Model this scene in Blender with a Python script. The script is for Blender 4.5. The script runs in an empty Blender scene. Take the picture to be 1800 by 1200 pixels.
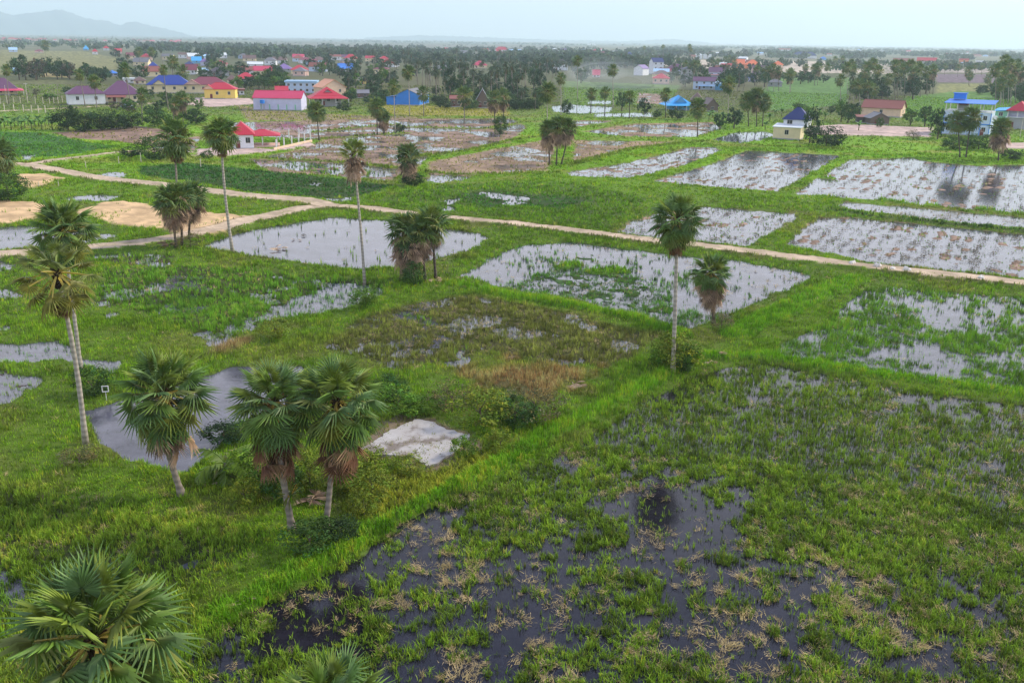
import bpy, bmesh, math, random
import numpy as np
from mathutils import Vector, Matrix

S = bpy.context.scene
C = S.collection
R = math.radians
rng = np.random.default_rng(11)
random.seed(5)

# ------------------------------------------------------------------ camera
F_PX, PITCH, ROLL, HCAM = 1630.0, math.atan(530 / 1630.0), 0.0150, 28.0
fw = np.array([0, math.cos(PITCH), -math.sin(PITCH)])
up0 = np.array([0, math.sin(PITCH), math.cos(PITCH)])
rt0 = np.array([1.0, 0, 0])
rt = rt0 * math.cos(ROLL) + up0 * math.sin(ROLL)
up = -rt0 * math.sin(ROLL) + up0 * math.cos(ROLL)
cam_d = bpy.data.cameras.new('camera')
cam = bpy.data.objects.new('camera', cam_d)
C.objects.link(cam)
cam_d.sensor_width = 36.0
cam_d.lens = F_PX / 1800.0 * 36.0
cam_d.clip_start, cam_d.clip_end = 0.5, 40000
M = Matrix(((rt[0], up[0], -fw[0], 0), (rt[1], up[1], -fw[1], 0), (rt[2], up[2], -fw[2], HCAM), (0, 0, 0, 1)))
cam.matrix_world = M
S.camera = cam

# ------------------------------------------------------------------ world, sun, exposure
SUN_EL, SUN_AZ = R(38), R(70)          # azimuth measured from +Y (view direction) towards +X
w = bpy.data.worlds.new("World")
S.world = w
w.use_nodes = True
nt = w.node_tree
nt.nodes.clear()
sky = nt.nodes.new('ShaderNodeTexSky')
sky.sky_type = 'NISHITA'
sky.sun_disc = False
sky.sun_elevation, sky.sun_rotation = SUN_EL, SUN_AZ
sky.altitude = 20
sky.air_density, sky.dust_density, sky.ozone_density = 1.0, 1.6, 1.0
# thin high overcast: a pale veil over the clear sky, thickest towards the horizon and broken by soft cloud
tc = nt.nodes.new('ShaderNodeTexCoord')
mp = nt.nodes.new('ShaderNodeMapping'); mp.inputs['Scale'].default_value = (1, 1, 4)
nz = nt.nodes.new('ShaderNodeTexNoise')
nz.inputs['Scale'].default_value = 2.2; nz.inputs['Detail'].default_value = 5
rmp = nt.nodes.new('ShaderNodeMapRange')
rmp.inputs['From Min'].default_value, rmp.inputs['From Max'].default_value = 0.35, 0.7
rmp.inputs['To Min'].default_value, rmp.inputs['To Max'].default_value = 0.82, 0.94
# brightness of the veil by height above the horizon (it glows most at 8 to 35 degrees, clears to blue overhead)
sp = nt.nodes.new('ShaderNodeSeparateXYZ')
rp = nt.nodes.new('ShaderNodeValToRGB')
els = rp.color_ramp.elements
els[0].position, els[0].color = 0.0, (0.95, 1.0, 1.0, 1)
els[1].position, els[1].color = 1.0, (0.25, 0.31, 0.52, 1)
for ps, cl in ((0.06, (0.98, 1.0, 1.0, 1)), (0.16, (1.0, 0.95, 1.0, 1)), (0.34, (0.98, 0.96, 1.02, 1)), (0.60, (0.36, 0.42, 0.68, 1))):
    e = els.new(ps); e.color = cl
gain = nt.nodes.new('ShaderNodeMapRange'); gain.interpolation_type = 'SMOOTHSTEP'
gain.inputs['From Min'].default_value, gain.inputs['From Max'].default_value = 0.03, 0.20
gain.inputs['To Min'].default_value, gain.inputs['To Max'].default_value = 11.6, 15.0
vm = nt.nodes.new('ShaderNodeVectorMath'); vm.operation = 'SCALE'
veil = nt.nodes.new('ShaderNodeMix'); veil.data_type = 'RGBA'
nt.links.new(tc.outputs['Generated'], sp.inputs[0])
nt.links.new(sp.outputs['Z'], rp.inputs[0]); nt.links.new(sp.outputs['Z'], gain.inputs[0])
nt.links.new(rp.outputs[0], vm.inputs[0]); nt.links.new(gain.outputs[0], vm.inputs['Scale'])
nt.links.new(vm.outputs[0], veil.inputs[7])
bg = nt.nodes.new('ShaderNodeBackground'); bg.inputs['Strength'].default_value = 0.10
wo = nt.nodes.new('ShaderNodeOutputWorld')
L = nt.links.new
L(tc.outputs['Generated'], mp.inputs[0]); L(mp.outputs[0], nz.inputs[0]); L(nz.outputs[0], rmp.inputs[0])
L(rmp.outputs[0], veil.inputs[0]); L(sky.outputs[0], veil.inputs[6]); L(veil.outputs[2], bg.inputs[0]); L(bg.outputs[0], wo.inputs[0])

sd = bpy.data.lights.new('sun', 'SUN')
sd.energy, sd.angle, sd.color = 3.4, R(9), (1.0, 0.90, 0.72)
so = bpy.data.objects.new('sun', sd)
sdir = Vector((math.sin(SUN_AZ) * math.cos(SUN_EL), math.cos(SUN_AZ) * math.cos(SUN_EL), math.sin(SUN_EL)))
so.rotation_euler = sdir.to_track_quat('Z', 'Y').to_euler()
so.location = (0, 0, 200)
C.objects.link(so)

S.view_settings.view_transform = 'Standard'
S.view_settings.look = 'None'
S.view_settings.exposure = 0.32
S.view_settings.gamma = 1.0
S.cycles.max_bounces = 6
S.cycles.diffuse_bounces = 2
S.cycles.glossy_bounces = 2
S.cycles.volume_bounces = 2
S.cycles.transparent_max_bounces = 8

# ------------------------------------------------------------------ photo pixel <-> world
def ray(px, py):
    d = fw + rt * ((px - 900) / F_PX) + up * ((600 - py) / F_PX)
    return d
def at(px, py, z=0.3):
    """ground point (height z) seen at photo pixel px,py"""
    d = ray(px, py)
    t = (z - HCAM) / d[2]
    return np.array([d[0] * t, d[1] * t, z])
def on_plane(px, py, base):
    """point at pixel px,py in the upright plane through base that faces the camera"""
    n = np.array([base[0], base[1], 0.0]); n /= np.linalg.norm(n)
    d = ray(px, py)
    t = np.dot(n, base - np.array([0, 0, HCAM])) / np.dot(n, d)
    return np.array([0, 0, HCAM]) + d * t
def ppm(base):
    """photo pixels per metre at a world point"""
    return F_PX / float(np.dot(fw, np.array(base) - np.array([0, 0, HCAM])))
def proj(p):
    v = np.array(p) - np.array([0, 0, HCAM])
    z = np.dot(fw, v)
    return 900 + F_PX * np.dot(rt, v) / z, 600 - F_PX * np.dot(up, v) / z

# ------------------------------------------------------------------ materials
def _tree(name):
    m = bpy.data.materials.new(name)
    m.use_nodes = True
    n = m.node_tree
    return m, n, n.nodes['Principled BSDF']
def node(n, kind, **kw):
    o = n.nodes.new(kind)
    for k, v in kw.items():
        o.inputs[k].default_value = v
    return o
def plain(name, rgb, rough=0.8, vary=0.12, scale=3.0, spec=0.25, bump=0.0, metal=0.0):
    """one colour broken up by weathering noise"""
    m, n, b = _tree(name)
    t = n.nodes.new('ShaderNodeTexCoord')
    z = node(n, 'ShaderNodeTexNoise', Scale=scale, Detail=6.0, Roughness=0.65)
    n.links.new(t.outputs['Object'], z.inputs['Vector'])
    mr = node(n, 'ShaderNodeMapRange'); mr.inputs['From Min'].default_value = 0.3; mr.inputs['From Max'].default_value = 0.7
    mr.inputs['To Min'].default_value = 1 - vary; mr.inputs['To Max'].default_value = 1 + vary
    n.links.new(z.outputs[0], mr.inputs[0])
    mx = n.nodes.new('ShaderNodeVectorMath'); mx.operation = 'SCALE'
    mx.inputs[0].default_value = rgb
    n.links.new(mr.outputs[0], mx.inputs['Scale'])
    n.links.new(mx.outputs[0], b.inputs['Base Color'])
    b.inputs['Roughness'].default_value = rough
    b.inputs['Specular IOR Level'].default_value = spec
    b.inputs['Metallic'].default_value = metal
    if bump:
        bp = node(n, 'ShaderNodeBump', Strength=bump, Distance=0.05)
        n.links.new(z.outputs[0], bp.inputs['Height']); n.links.new(bp.outputs[0], b.inputs['Normal'])
    return m
def striped(name, rgb, pitch=0.25, axis='X', depth=0.18, rough=0.5, vary=0.15):
    """ribbed sheet or tile rows: narrow darker grooves every `pitch` metres plus weathering"""
    m, n, b = _tree(name)
    t = n.nodes.new('ShaderNodeTexCoord')
    wv = node(n, 'ShaderNodeTexWave', Scale=0.314 / pitch, Distortion=0.0)
    wv.bands_direction = axis
    n.links.new(t.outputs['Object'], wv.inputs[0])
    z = node(n, 'ShaderNodeTexNoise', Scale=0.9, Detail=6.0, Roughness=0.7)
    n.links.new(t.outputs['Object'], z.inputs['Vector'])
    a = n.nodes.new('ShaderNodeMath'); a.operation = 'MULTIPLY_ADD'
    a.inputs[1].default_value = -depth; a.inputs[2].default_value = 1 - vary * 0.5 + depth * 0.5
    n.links.new(wv.outputs[1], a.inputs[0])
    c = n.nodes.new('ShaderNodeMath'); c.operation = 'MULTIPLY_ADD'; c.inputs[1].default_value = vary
    n.links.new(z.outputs[0], c.inputs[0]); n.links.new(a.outputs[0], c.inputs[2])
    mx = n.nodes.new('ShaderNodeVectorMath'); mx.operation = 'SCALE'; mx.inputs[0].default_value = rgb
    n.links.new(c.outputs[0], mx.inputs['Scale']); n.links.new(mx.outputs[0], b.inputs['Base Color'])
    b.inputs['Roughness'].default_value = rough
    b.inputs['Specular IOR Level'].default_value = 0.3
    return m
def attr_mat(name, rough=0.8, spec=0.2, transl=0.0, fine=0.0, fine_scale=8.0, bump=0.0):
    """colour comes from the mesh's own colour attribute (the albedo of each leaf, blade or patch)"""
    m, n, b = _tree(name)
    a = n.nodes.new('ShaderNodeAttribute'); a.attribute_name = 'Col'
    src = a.outputs['Color']
    if fine:
        t = n.nodes.new('ShaderNodeNewGeometry')
        z = node(n, 'ShaderNodeTexNoise', Scale=fine_scale, Detail=5.0, Roughness=0.7)
        n.links.new(t.outputs['Position'], z.inputs['Vector'])
        mr = node(n, 'ShaderNodeMapRange'); mr.inputs['From Min'].default_value = 0.3; mr.inputs['From Max'].default_value = 0.7
        mr.inputs['To Min'].default_value = 1 - fine; mr.inputs['To Max'].default_value = 1 + fine
        n.links.new(z.outputs[0], mr.inputs[0])
        mx = n.nodes.new('ShaderNodeVectorMath'); mx.operation = 'SCALE'
        n.links.new(src, mx.inputs[0]); n.links.new(mr.outputs[0], mx.inputs['Scale'])
        src = mx.outputs[0]
        if bump:
            bp = node(n, 'ShaderNodeBump', Strength=bump, Distance=0.08)
            n.links.new(z.outputs[0], bp.inputs['Height']); n.links.new(bp.outputs[0], b.inputs['Normal'])
    n.links.new(src, b.inputs['Base Color'])
    b.inputs['Roughness'].default_value = rough
    b.inputs['Specular IOR Level'].default_value = spec
    if transl:
        o = n.nodes['Material Output']
        tr = n.nodes.new('ShaderNodeBsdfTranslucent'); n.links.new(src, tr.inputs[0])
        ms = n.nodes.new('ShaderNodeMixShader'); ms.inputs[0].default_value = transl
        n.links.new(b.outputs[0], ms.inputs[1]); n.links.new(tr.outputs[0], ms.inputs[2]); n.links.new(ms.outputs[0], o.inputs[0])
    return m

# ------------------------------------------------------------------ objects, parts, labels
def tag(o, label=None, cat=None, group=None, kind=None):
    if label: o['label'] = label
    if cat: o['category'] = cat
    if group: o['group'] = group
    if kind: o['kind'] = kind
    return o
def thing(name, label, cat, loc=(0, 0, 0), rz=0.0, group=None):
    o = bpy.data.objects.new(name, None)
    o.empty_display_size = 0.3
    C.objects.link(o)
    o.location = loc; o.rotation_euler = (0, 0, rz)
    return tag(o, label, cat, group)
def link(name, me, parent=None, loc=None, rot=None, scale=None):
    o = bpy.data.objects.new(name, me)
    C.objects.link(o)
    if parent: o.parent = parent
    if loc is not None: o.location = loc
    if rot is not None: o.rotation_euler = rot
    if scale is not None: o.scale = scale
    return o
def np_mesh(name, v, f, mats, col=None, mi=None, smooth=False):
    """v (n,3); f: (m,3) or (m,4) index array; col (n,3) albedo per vertex"""
    me = bpy.data.meshes.new(name)
    v = np.ascontiguousarray(v, np.float32); f = np.ascontiguousarray(f, np.int32)
    k = f.shape[1]
    me.vertices.add(len(v)); me.vertices.foreach_set('co', v.ravel())
    me.loops.add(f.size); me.loops.foreach_set('vertex_index', f.ravel())
    me.polygons.add(len(f)); me.polygons.foreach_set('loop_start', np.arange(0, f.size, k, dtype=np.int32))
    if mi is not None: me.polygons.foreach_set('material_index', np.ascontiguousarray(mi, np.int32))
    me.polygons.foreach_set('use_smooth', np.full(len(f), smooth))
    me.update(calc_edges=True)
    if col is not None:
        a = me.color_attributes.new('Col', 'FLOAT_COLOR', 'POINT')
        c4 = np.ones((len(v), 4), np.float32); c4[:, :3] = col
        a.data.foreach_set('color', c4.ravel())
    for m in (mats if isinstance(mats, (list, tuple)) else [mats]): me.materials.append(m)
    return me
class MB:
    """collects boxes, prisms, tubes and loose faces into one mesh"""
    def __init__(s): s.v, s.f, s.c = [], [], []
    def add(s, vs, fs, col=(1, 1, 1)):
        o = len(s.v); s.v += [tuple(p) for p in vs]; s.c += [col] * len(vs)
        s.f += [tuple(i + o for i in q) for q in fs]
    def box(s, x0, x1, y0, y1, z0, z1, col=(1, 1, 1)):
        s.add([(x0, y0, z0), (x1, y0, z0), (x1, y1, z0), (x0, y1, z0), (x0, y0, z1), (x1, y0, z1), (x1, y1, z1), (x0, y1, z1)],
              [(3, 2, 1, 0), (4, 5, 6, 7), (0, 1, 5, 4), (1, 2, 6, 5), (2, 3, 7, 6), (3, 0, 4, 7)], col)
    def slab(s, pts, th, col=(1, 1, 1)):
        """thick sheet under a planar outline (list of 3-D points, counter-clockwise from above)"""
        n = len(pts)
        lo = [(p[0], p[1], p[2] - th) for p in pts]
        s.add(list(pts) + lo, [tuple(range(n)), tuple(range(2 * n - 1, n - 1, -1))] + [(i, i + n, (i + 1) % n + n, (i + 1) % n) for i in range(n)], col)
    def tube(s, pts, rad, n=8, col=(1, 1, 1), cap=True):
        pts = [np.array(p, float) for p in pts]
        o = len(s.v); k = len(pts)
        for i, p in enumerate(pts):
            d = pts[min(i + 1, k - 1)] - pts[max(i - 1, 0)]
            d /= np.linalg.norm(d) + 1e-9
            a = np.cross(d, (0.3, 0.9, 0.1) if abs(d[2]) > 0.8 else (0, 0, 1)); a /= np.linalg.norm(a)
            b = np.cross(d, a)
            r = rad[i] if hasattr(rad, '__len__') else rad
            for j in range(n):
                t = 2 * math.pi * j / n
                s.v.append(tuple(p + (a * math.cos(t) + b * math.sin(t)) * r)); s.c.append(col)
        for i in range(k - 1):
            for j in range(n):
                q = (o + i * n + j, o + i * n + (j + 1) % n, o + (i + 1) * n + (j + 1) % n, o + (i + 1) * n + j)
                s.f.append(q)
        if cap:
            s.f.append(tuple(o + j for j in range(n))[::-1]); s.f.append(tuple(o + (k - 1) * n + j for j in range(n)))
    def mesh(s, name, mat, smooth=False, col=False):
        me = bpy.data.meshes.new(name)
        me.from_pydata(s.v, [], s.f)
        if col:
            a = me.color_attributes.new('Col', 'FLOAT_COLOR', 'POINT')
            c4 = np.ones((len(s.v), 4), np.float32); c4[:, :3] = np.array(s.c, np.float32)
            a.data.foreach_set('color', c4.ravel())
        me.materials.append(mat)
        if smooth: me.polygons.foreach_set('use_smooth', np.full(len(me.polygons), True))
        me.update()
        return me
    def obj(s, name, mat, parent=None, loc=None, rot=None, smooth=False, col=False):
        return link(name, s.mesh(name, mat, smooth, col), parent, loc, rot)

# ------------------------------------------------------------------ noise
def _hash(ix, iy, seed):
    with np.errstate(over='ignore'):
        h = (ix.astype(np.int64) * 374761393 + iy.astype(np.int64) * 668265263 + seed * 1442695041) & 0xffffffff
        h = ((h ^ (h >> 13)) * 1274126177) & 0xffffffff
        h = ((h ^ (h >> 16)) * 2246822519) & 0xffffffff
    return ((h ^ (h >> 15)) & 0xffffff) / float(0xffffff)
def vnoise(x, y, seed=0):
    ix, iy = np.floor(x), np.floor(y)
    fx, fy = x - ix, y - iy
    fx, fy = fx * fx * (3 - 2 * fx), fy * fy * (3 - 2 * fy)
    a, b = _hash(ix, iy, seed), _hash(ix + 1, iy, seed)
    c, d = _hash(ix, iy + 1, seed), _hash(ix + 1, iy + 1, seed)
    return (a + (b - a) * fx) * (1 - fy) + (c + (d - c) * fx) * fy
def fbm(x, y, scale, octv=3, seed=0):
    """0..1, roughly uniform"""
    t = np.zeros_like(x); amp = 1.0; tot = 0.0; var = 0.0
    u, v = x / scale, y / scale
    for o in range(octv):
        t += amp * (vnoise(u + 17.3 * o, v - 9.1 * o, seed + o) - 0.5); tot += amp; var += amp * amp * 0.055
        amp *= 0.55; u, v = u * 2.03 + v * 0.31, v * 2.03 - u * 0.31
    return 0.5 + 0.5 * np.tanh(0.85 * t / math.sqrt(var))
def sstep(a, b, x):
    t = np.clip((x - a) / (b - a), 0, 1)
    return t * t * (3 - 2 * t)
# ------------------------------------------------------------------ land cover: paddies, bunds, tracks (outlines surveyed on the ground plane)
GRASS, BRIGHT, DRY = (0.135, 0.265, 0.012), (0.200, 0.400, 0.013), (0.27, 0.19, 0.065)
DARKG, OLIVE = (0.040, 0.135, 0.020), (0.150, 0.185, 0.040)
MUD, STUB, SAND, ROADC, YARD = (0.085, 0.066, 0.055), (0.27, 0.185, 0.135), (0.56, 0.385, 0.21), (0.50, 0.385, 0.27), (0.48, 0.36, 0.31)
RICE, RICEY = (0.130, 0.260, 0.020), (0.190, 0.215, 0.035)
def wpts(pts, z=0.2): return np.array([at(a, b, z)[:2] for a, b in pts])
_a, _b = at(1140, 318)[:2], at(1308, 263)[:2]      # the drills run along the side bunds
RDX, RDY = -(_b - _a)[1] / np.linalg.norm(_b - _a), (_b - _a)[0] / np.linalg.norm(_b - _a)
FIELDS = []
def field_def(pts, wet=0.0, wsc=4.0, ground=MUD, gd=1.0, gh=0.35, gc=GRASS, st=0.0, edge=1.2, jit=1.0, base=None, rows=None, cover=None, region=0, clump=0.6):
    FIELDS.append(dict(w=wpts(pts), wet=wet, wsc=wsc, ground=ground, gd=gd, gh=gh, gc=gc, st=st, edge=edge, jit=jit, base=base, rows=rows, cover=cover, region=region, clump=clump))
# -- far country beyond the village
field_def([(-300, 86), (150, 90), (215, 103), (215, 122), (60, 132), (-300, 130)], ground=(0.19, 0.185, 0.075), gd=0.2, edge=8)
field_def([(60, 120), (130, 122), (125, 137), (65, 135)], ground=(0.30, 0.24, 0.10), gd=0.3, edge=3)
field_def([(-200, 135), (120, 140), (120, 170), (-200, 175)], ground=(0.12, 0.125, 0.05), gd=0.5, edge=3)
field_def([(430, 75), (1000, 82), (1000, 97), (700, 97), (430, 98)], ground=(0.16, 0.16, 0.12), gd=0.1, edge=20)
for q in ([(470, 84), (560, 83.6), (560, 85), (470, 85.5)], [(455, 87), (530, 86.6), (530, 88.3), (455, 88.6)], [(550, 90.5), (640, 90), (640, 92), (550, 92.4)],
          [(475, 93), (560, 92.5), (570, 94.5), (475, 95)], [(695, 95), (725, 95), (725, 97.5), (695, 97)], [(660, 90), (700, 90), (700, 91.4), (660, 91.4)], [(440, 70), (482, 70), (482, 71.2), (440, 71.2)]):
    field_def(q, wet=1.0, gd=0, edge=3, jit=2, base=0.5)
field_def([(1090, 104), (1300, 106), (1560, 110), (1570, 130), (1400, 128), (1200, 118), (1095, 112)], ground=(0.46, 0.38, 0.30), gd=0.1, edge=6, jit=30)
field_def([(1560, 108), (1850, 112), (1850, 128), (1560, 128)], ground=(0.34, 0.28, 0.24), gd=0.1, edge=6, jit=30)
field_def([(1640, 130), (1752, 131), (1750, 146), (1645, 145)], ground=(0.15, 0.105, 0.125), gd=0.1, edge=2, jit=1)
field_def([(1645, 147), (1755, 147), (1760, 165), (1640, 166)], ground=(0.20, 0.20, 0.07), gd=0.6, edge=3)
field_def([(1365, 136), (1500, 137), (1492, 185), (1350, 195), (1330, 165)], ground=(0.095, 0.185, 0.040), gd=0.7, gc=(0.150, 0.319, 0.030), gh=0.3, edge=3)
field_def([(1560, 192), (1590, 170), (1680, 160), (1900, 165), (1900, 215), (1640, 222), (1580, 205)], ground=(0.095, 0.19, 0.03), gd=0.8, gc=(0.160, 0.338, 0.020), gh=0.35, edge=3)
field_def([(985, 142), (1200, 150), (1180, 185), (985, 185)], ground=(0.11, 0.175, 0.04), gd=0.6, edge=3)
field_def([(1120, 163), (1175, 166), (1170, 184), (1115, 182)], wet=0.35, wsc=9, ground=(0.29, 0.20, 0.16), gd=0.1, edge=2)
field_def([(968, 186), (1005, 183), (1080, 188), (1075, 197), (1030, 200), (970, 196)], wet=1.0, gd=0.08, edge=1.5, base=0.3)
field_def([(1035, 176), (1078, 177), (1075, 183), (1030, 182)], wet=0.95, gd=0.1, edge=1.5, base=0.3)
field_def([(1040, 199), (1150, 197), (1150, 205), (1045, 206)], wet=0.85, wsc=6, gd=0.15, edge=1.5, base=0.3)
field_def([(330, 172), (420, 170), (425, 182), (345, 185)], ground=YARD, gd=0.05, edge=1.5)
field_def([(410, 184), (560, 200), (740, 205), (740, 213), (430, 212)], ground=(0.24, 0.19, 0.10), gd=0.7, gc=(0.265, 0.300, 0.040), edge=2)
field_def([(660, 184), (830, 187), (900, 196), (900, 205), (680, 203)], ground=(0.26, 0.235, 0.06), gd=0.9, gc=(0.336, 0.356, 0.035), edge=2)
# -- harvested, half-flooded paddies of the middle distance
field_def([(390, 214), (520, 212), (680, 208), (900, 208), (930, 222), (900, 250), (760, 275), (730, 300), (690, 318), (600, 310), (470, 302), (430, 280), (520, 262), (560, 247), (420, 236)],
          wet=0.45, wsc=9, ground=STUB, gd=0.16, gh=0.3, gc=RICEY, st=1.2, edge=1.5, base=0.02)
field_def([(745, 285), (830, 268), (950, 246), (985, 248), (970, 300), (880, 306), (745, 318)], wet=0.22, wsc=10, ground=(0.30, 0.21, 0.145), gd=0.15, gh=0.3, gc=RICEY, st=1.2, edge=1.5, base=0.06)
field_def([(1005, 245), (1110, 247), (1200, 249), (1110, 262), (1000, 288)], wet=0.36, wsc=9, ground=(0.30, 0.21, 0.14), gd=0.15, gh=0.3, gc=RICEY, st=1.2, edge=1.5, base=0.05)
field_def([(1010, 211), (1085, 212), (1000, 226), (985, 215)], wet=0.45, wsc=9, ground=STUB, gd=0.2, st=0.4, edge=1.2)
field_def([(1020, 231), (1110, 217), (1255, 214), (1275, 225), (1225, 241), (1100, 240)], wet=0.42, wsc=9, ground=(0.28, 0.19, 0.13), gd=0.15, gh=0.3, gc=RICEY, st=1.2, edge=1.5, base=0.05)
field_def([(1245, 245), (1290, 232), (1340, 230), (1370, 236), (1340, 246), (1300, 252)], wet=0.9, gd=0.1, edge=1.2, base=0.2)
field_def([(85, 233), (240, 221), (310, 228), (340, 262), (260, 256), (190, 248), (120, 243)], wet=0.12, wsc=8, ground=(0.25, 0.165, 0.12), gd=0.2, st=0.35, gc=RICEY, edge=1.5)
field_def([(330, 240), (360, 238), (350, 265), (300, 270), (250, 262)], wet=0.5, wsc=8, ground=STUB, gd=0.1, edge=1.5)
field_def([(-60, 230), (80, 232), (140, 246), (215, 258), (110, 275), (-60, 280)], ground=(0.05, 0.13, 0.025), gd=1.0, gc=(0.088, 0.244, 0.020), gh=0.3, edge=2)
# -- green fields north of the track
field_def([(235, 292), (330, 285), (450, 297), (600, 313), (700, 325), (650, 342), (575, 349), (430, 337), (350, 322), (240, 308)], wet=0.06, wsc=6, ground=(0.035, 0.10, 0.02), gd=1.2, gc=DARKG, gh=0.28, edge=1.5, base=0.25)
field_def([(455, 290), (540, 284), (640, 296), (700, 308), (640, 312), (560, 305)], wet=0.75, wsc=5, ground=STUB, gd=0.35, gc=RICE, gh=0.5, edge=1.2, base=0.15)
field_def([(735, 312), (790, 305), (840, 312), (770, 322)], wet=0.7, wsc=4, ground=STUB, gd=0.3, edge=1.0)
field_def([(645, 358), (700, 335), (800, 322), (1000, 318), (1150, 348), (1075, 408), (900, 384), (780, 372)], wet=0.0, ground=(0.10, 0.21, 0.016), gd=1.15, gc=(0.135, 0.285, 0.014), gh=0.35, edge=2)
field_def([(790, 338), (860, 332), (950, 340), (1040, 345), (1060, 352), (985, 372), (900, 362), (850, 372), (800, 352)], wet=0.16, wsc=9, ground=(0.03, 0.09, 0.015), gd=0.9, gc=(0.052, 0.188, 0.014), gh=0.25, edge=3, base=0.12)
for q in ([(778, 350), (812, 345), (800, 358), (806, 370), (778, 370)], [(845, 335), (880, 337), (938, 346), (935, 353), (880, 350), (848, 343)], [(1015, 366), (1042, 365), (1038, 371), (1016, 371)], [(572, 347), (622, 345), (618, 354), (585, 355)]):
    field_def(q, wet=0.97, gd=0.12, edge=0.8, jit=1.6, base=0.05, gc=DARKG)
for q in ([(140, 312), (190, 302), (228, 299), (222, 314), (185, 318)], [(45, 301), (90, 290), (118, 289), (85, 300)], [(96, 349), (150, 341), (226, 341), (200, 351), (150, 353)], [(32, 272), (65, 271), (60, 282), (30, 282)]):
    field_def(q, wet=0.97, gd=0.06, edge=1.0, jit=1.2, base=0.3)
# -- flooded paddies on the right
field_def([(988, 302), (1100, 285), (1210, 258), (1262, 257), (1272, 264), (1210, 289), (1110, 313), (1000, 309)], wet=0.66, wsc=4, ground=STUB, gd=0.10, gh=0.22, gc=RICEY, st=1.5, edge=1.0, base=0.10, rows=(2.4, 0.9))
field_def([(1138, 318), (1250, 286), (1308, 263), (1400, 268), (1482, 272), (1440, 298), (1370, 336), (1280, 330), (1180, 322)], wet=0.70, wsc=4, ground=STUB, gd=0.05, gh=0.22, gc=RICEY, st=1.8, edge=1.0, base=0.12, rows=(2.4, 0.9))
field_def([(1388, 340), (1488, 280), (1600, 276), (1640, 284), (1720, 290), (1900, 286), (1900, 384), (1720, 368), (1640, 362), (1545, 350), (1478, 346)], wet=0.78, wsc=5, ground=STUB, gd=0.06, gh=0.22, gc=RICE, st=1.5, edge=1.0, base=0.12, rows=(2.6, 0.85))
field_def([(1468, 362), (1478, 352), (1640, 366), (1900, 390), (1900, 408), (1640, 385)], wet=0.9, wsc=5, ground=STUB, gd=0.05, gh=0.35, gc=RICE, st=1.2, edge=0.8, base=0.12)
field_def([(1072, 407), (1110, 385), (1152, 374), (1240, 361), (1407, 374), (1400, 387), (1322, 432), (1180, 421)], wet=0.76, wsc=4, ground=STUB, gd=0.16, gh=0.25, gc=RICE, st=1.2, edge=1.0, base=0.12, rows=(2.2, 0.9))
field_def([(1372, 428), (1432, 380), (1500, 381), (1640, 394), (1900, 420), (1900, 496), (1650, 474), (1540, 462), (1440, 440)], wet=0.74, wsc=4, ground=STUB, gd=0.08, gh=0.22, gc=RICE, st=1.8, edge=1.0, base=0.12, rows=(2.2, 0.95))
# -- the big open pond and the pools on the left
field_def([(345, 432), (400, 412), (450, 401), (520, 389), (590, 379), (690, 387), (780, 399), (852, 408), (862, 417), (840, 436), (775, 450), (712, 466), (640, 471), (560, 466), (450, 450)], wet=1.0, gd=0.012, gh=0.7, st=0.01, edge=1.0, jit=0.8, base=0.5)
field_def([(-60, 403), (40, 394), (100, 399), (165, 407), (217, 412), (165, 424), (60, 434), (-60, 440)], wet=1.0, gd=0.02, edge=1.0, jit=0.8, base=0.5)
field_def([(150, 448), (230, 440), (312, 448), (300, 470), (190, 462)], wet=0.62, wsc=2.5, ground=MUD, gd=0.55, gc=RICE, gh=0.5, st=0.25, edge=0.9)
field_def([(-60, 448), (45, 460), (30, 475), (-60, 480)], wet=0.8, wsc=3, gd=0.2, edge=0.9)
field_def([(170, 470), (330, 462), (450, 470), (620, 487), (690, 500), (640, 535), (520, 562), (440, 585), (380, 600), (250, 560), (150, 520)], wet=0.34, wsc=4.0, ground=(0.06, 0.085, 0.025), gd=1.0, gh=0.42, gc=(0.142, 0.328, 0.022), st=0.22, edge=2)
field_def([(440, 568), (480, 536), (540, 512), (600, 494), (680, 500), (672, 512), (622, 540), (540, 552), (490, 560)], wet=0.97, wsc=2.5, gd=0.26, gh=0.42, gc=(0.088, 0.244, 0.020), edge=1.2, jit=1.6, base=0.15)
field_def([(160, 528), (190, 520), (215, 545), (190, 560), (170, 548)], wet=0.8, wsc=2, gd=0.4, edge=1.2, jit=2)
field_def([(330, 585), (395, 575), (410, 598), (370, 604)], wet=0.75, wsc=2, gd=0.4, edge=1.2, jit=2)
field_def([(-60, 590), (45, 601), (112, 590), (150, 622), (218, 630), (212, 654), (160, 650), (100, 632), (30, 638), (-60, 630)], wet=0.96, wsc=2, gd=0.10, gc=(0.088, 0.263, 0.020), edge=0.8, jit=0.8, base=0.2)
field_def([(-60, 638), (22, 648), (78, 658), (50, 696), (-60, 725)], wet=0.85, wsc=2, gd=0.2, edge=0.8, base=0.15)
field_def([(-30, 568), (25, 566), (18, 580), (-30, 582)], wet=0.95, wsc=2, gd=0.2, edge=0.8, base=0.15)
field_def([(-30, 505), (20, 505), (45, 520), (-30, 528)], wet=0.85, wsc=2, gd=0.3, edge=0.8, base=0.15)
field_def([(140, 722), (230, 694), (320, 672), (400, 640), (530, 640), (560, 690), (480, 735), (420, 745), (368, 800), (318, 832), (225, 805), (160, 778)], wet=1.0, gd=0.30, gh=0.10, gc=(0.07, 0.12, 0.05), edge=0.8, jit=0.8, base=0.4)
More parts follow.
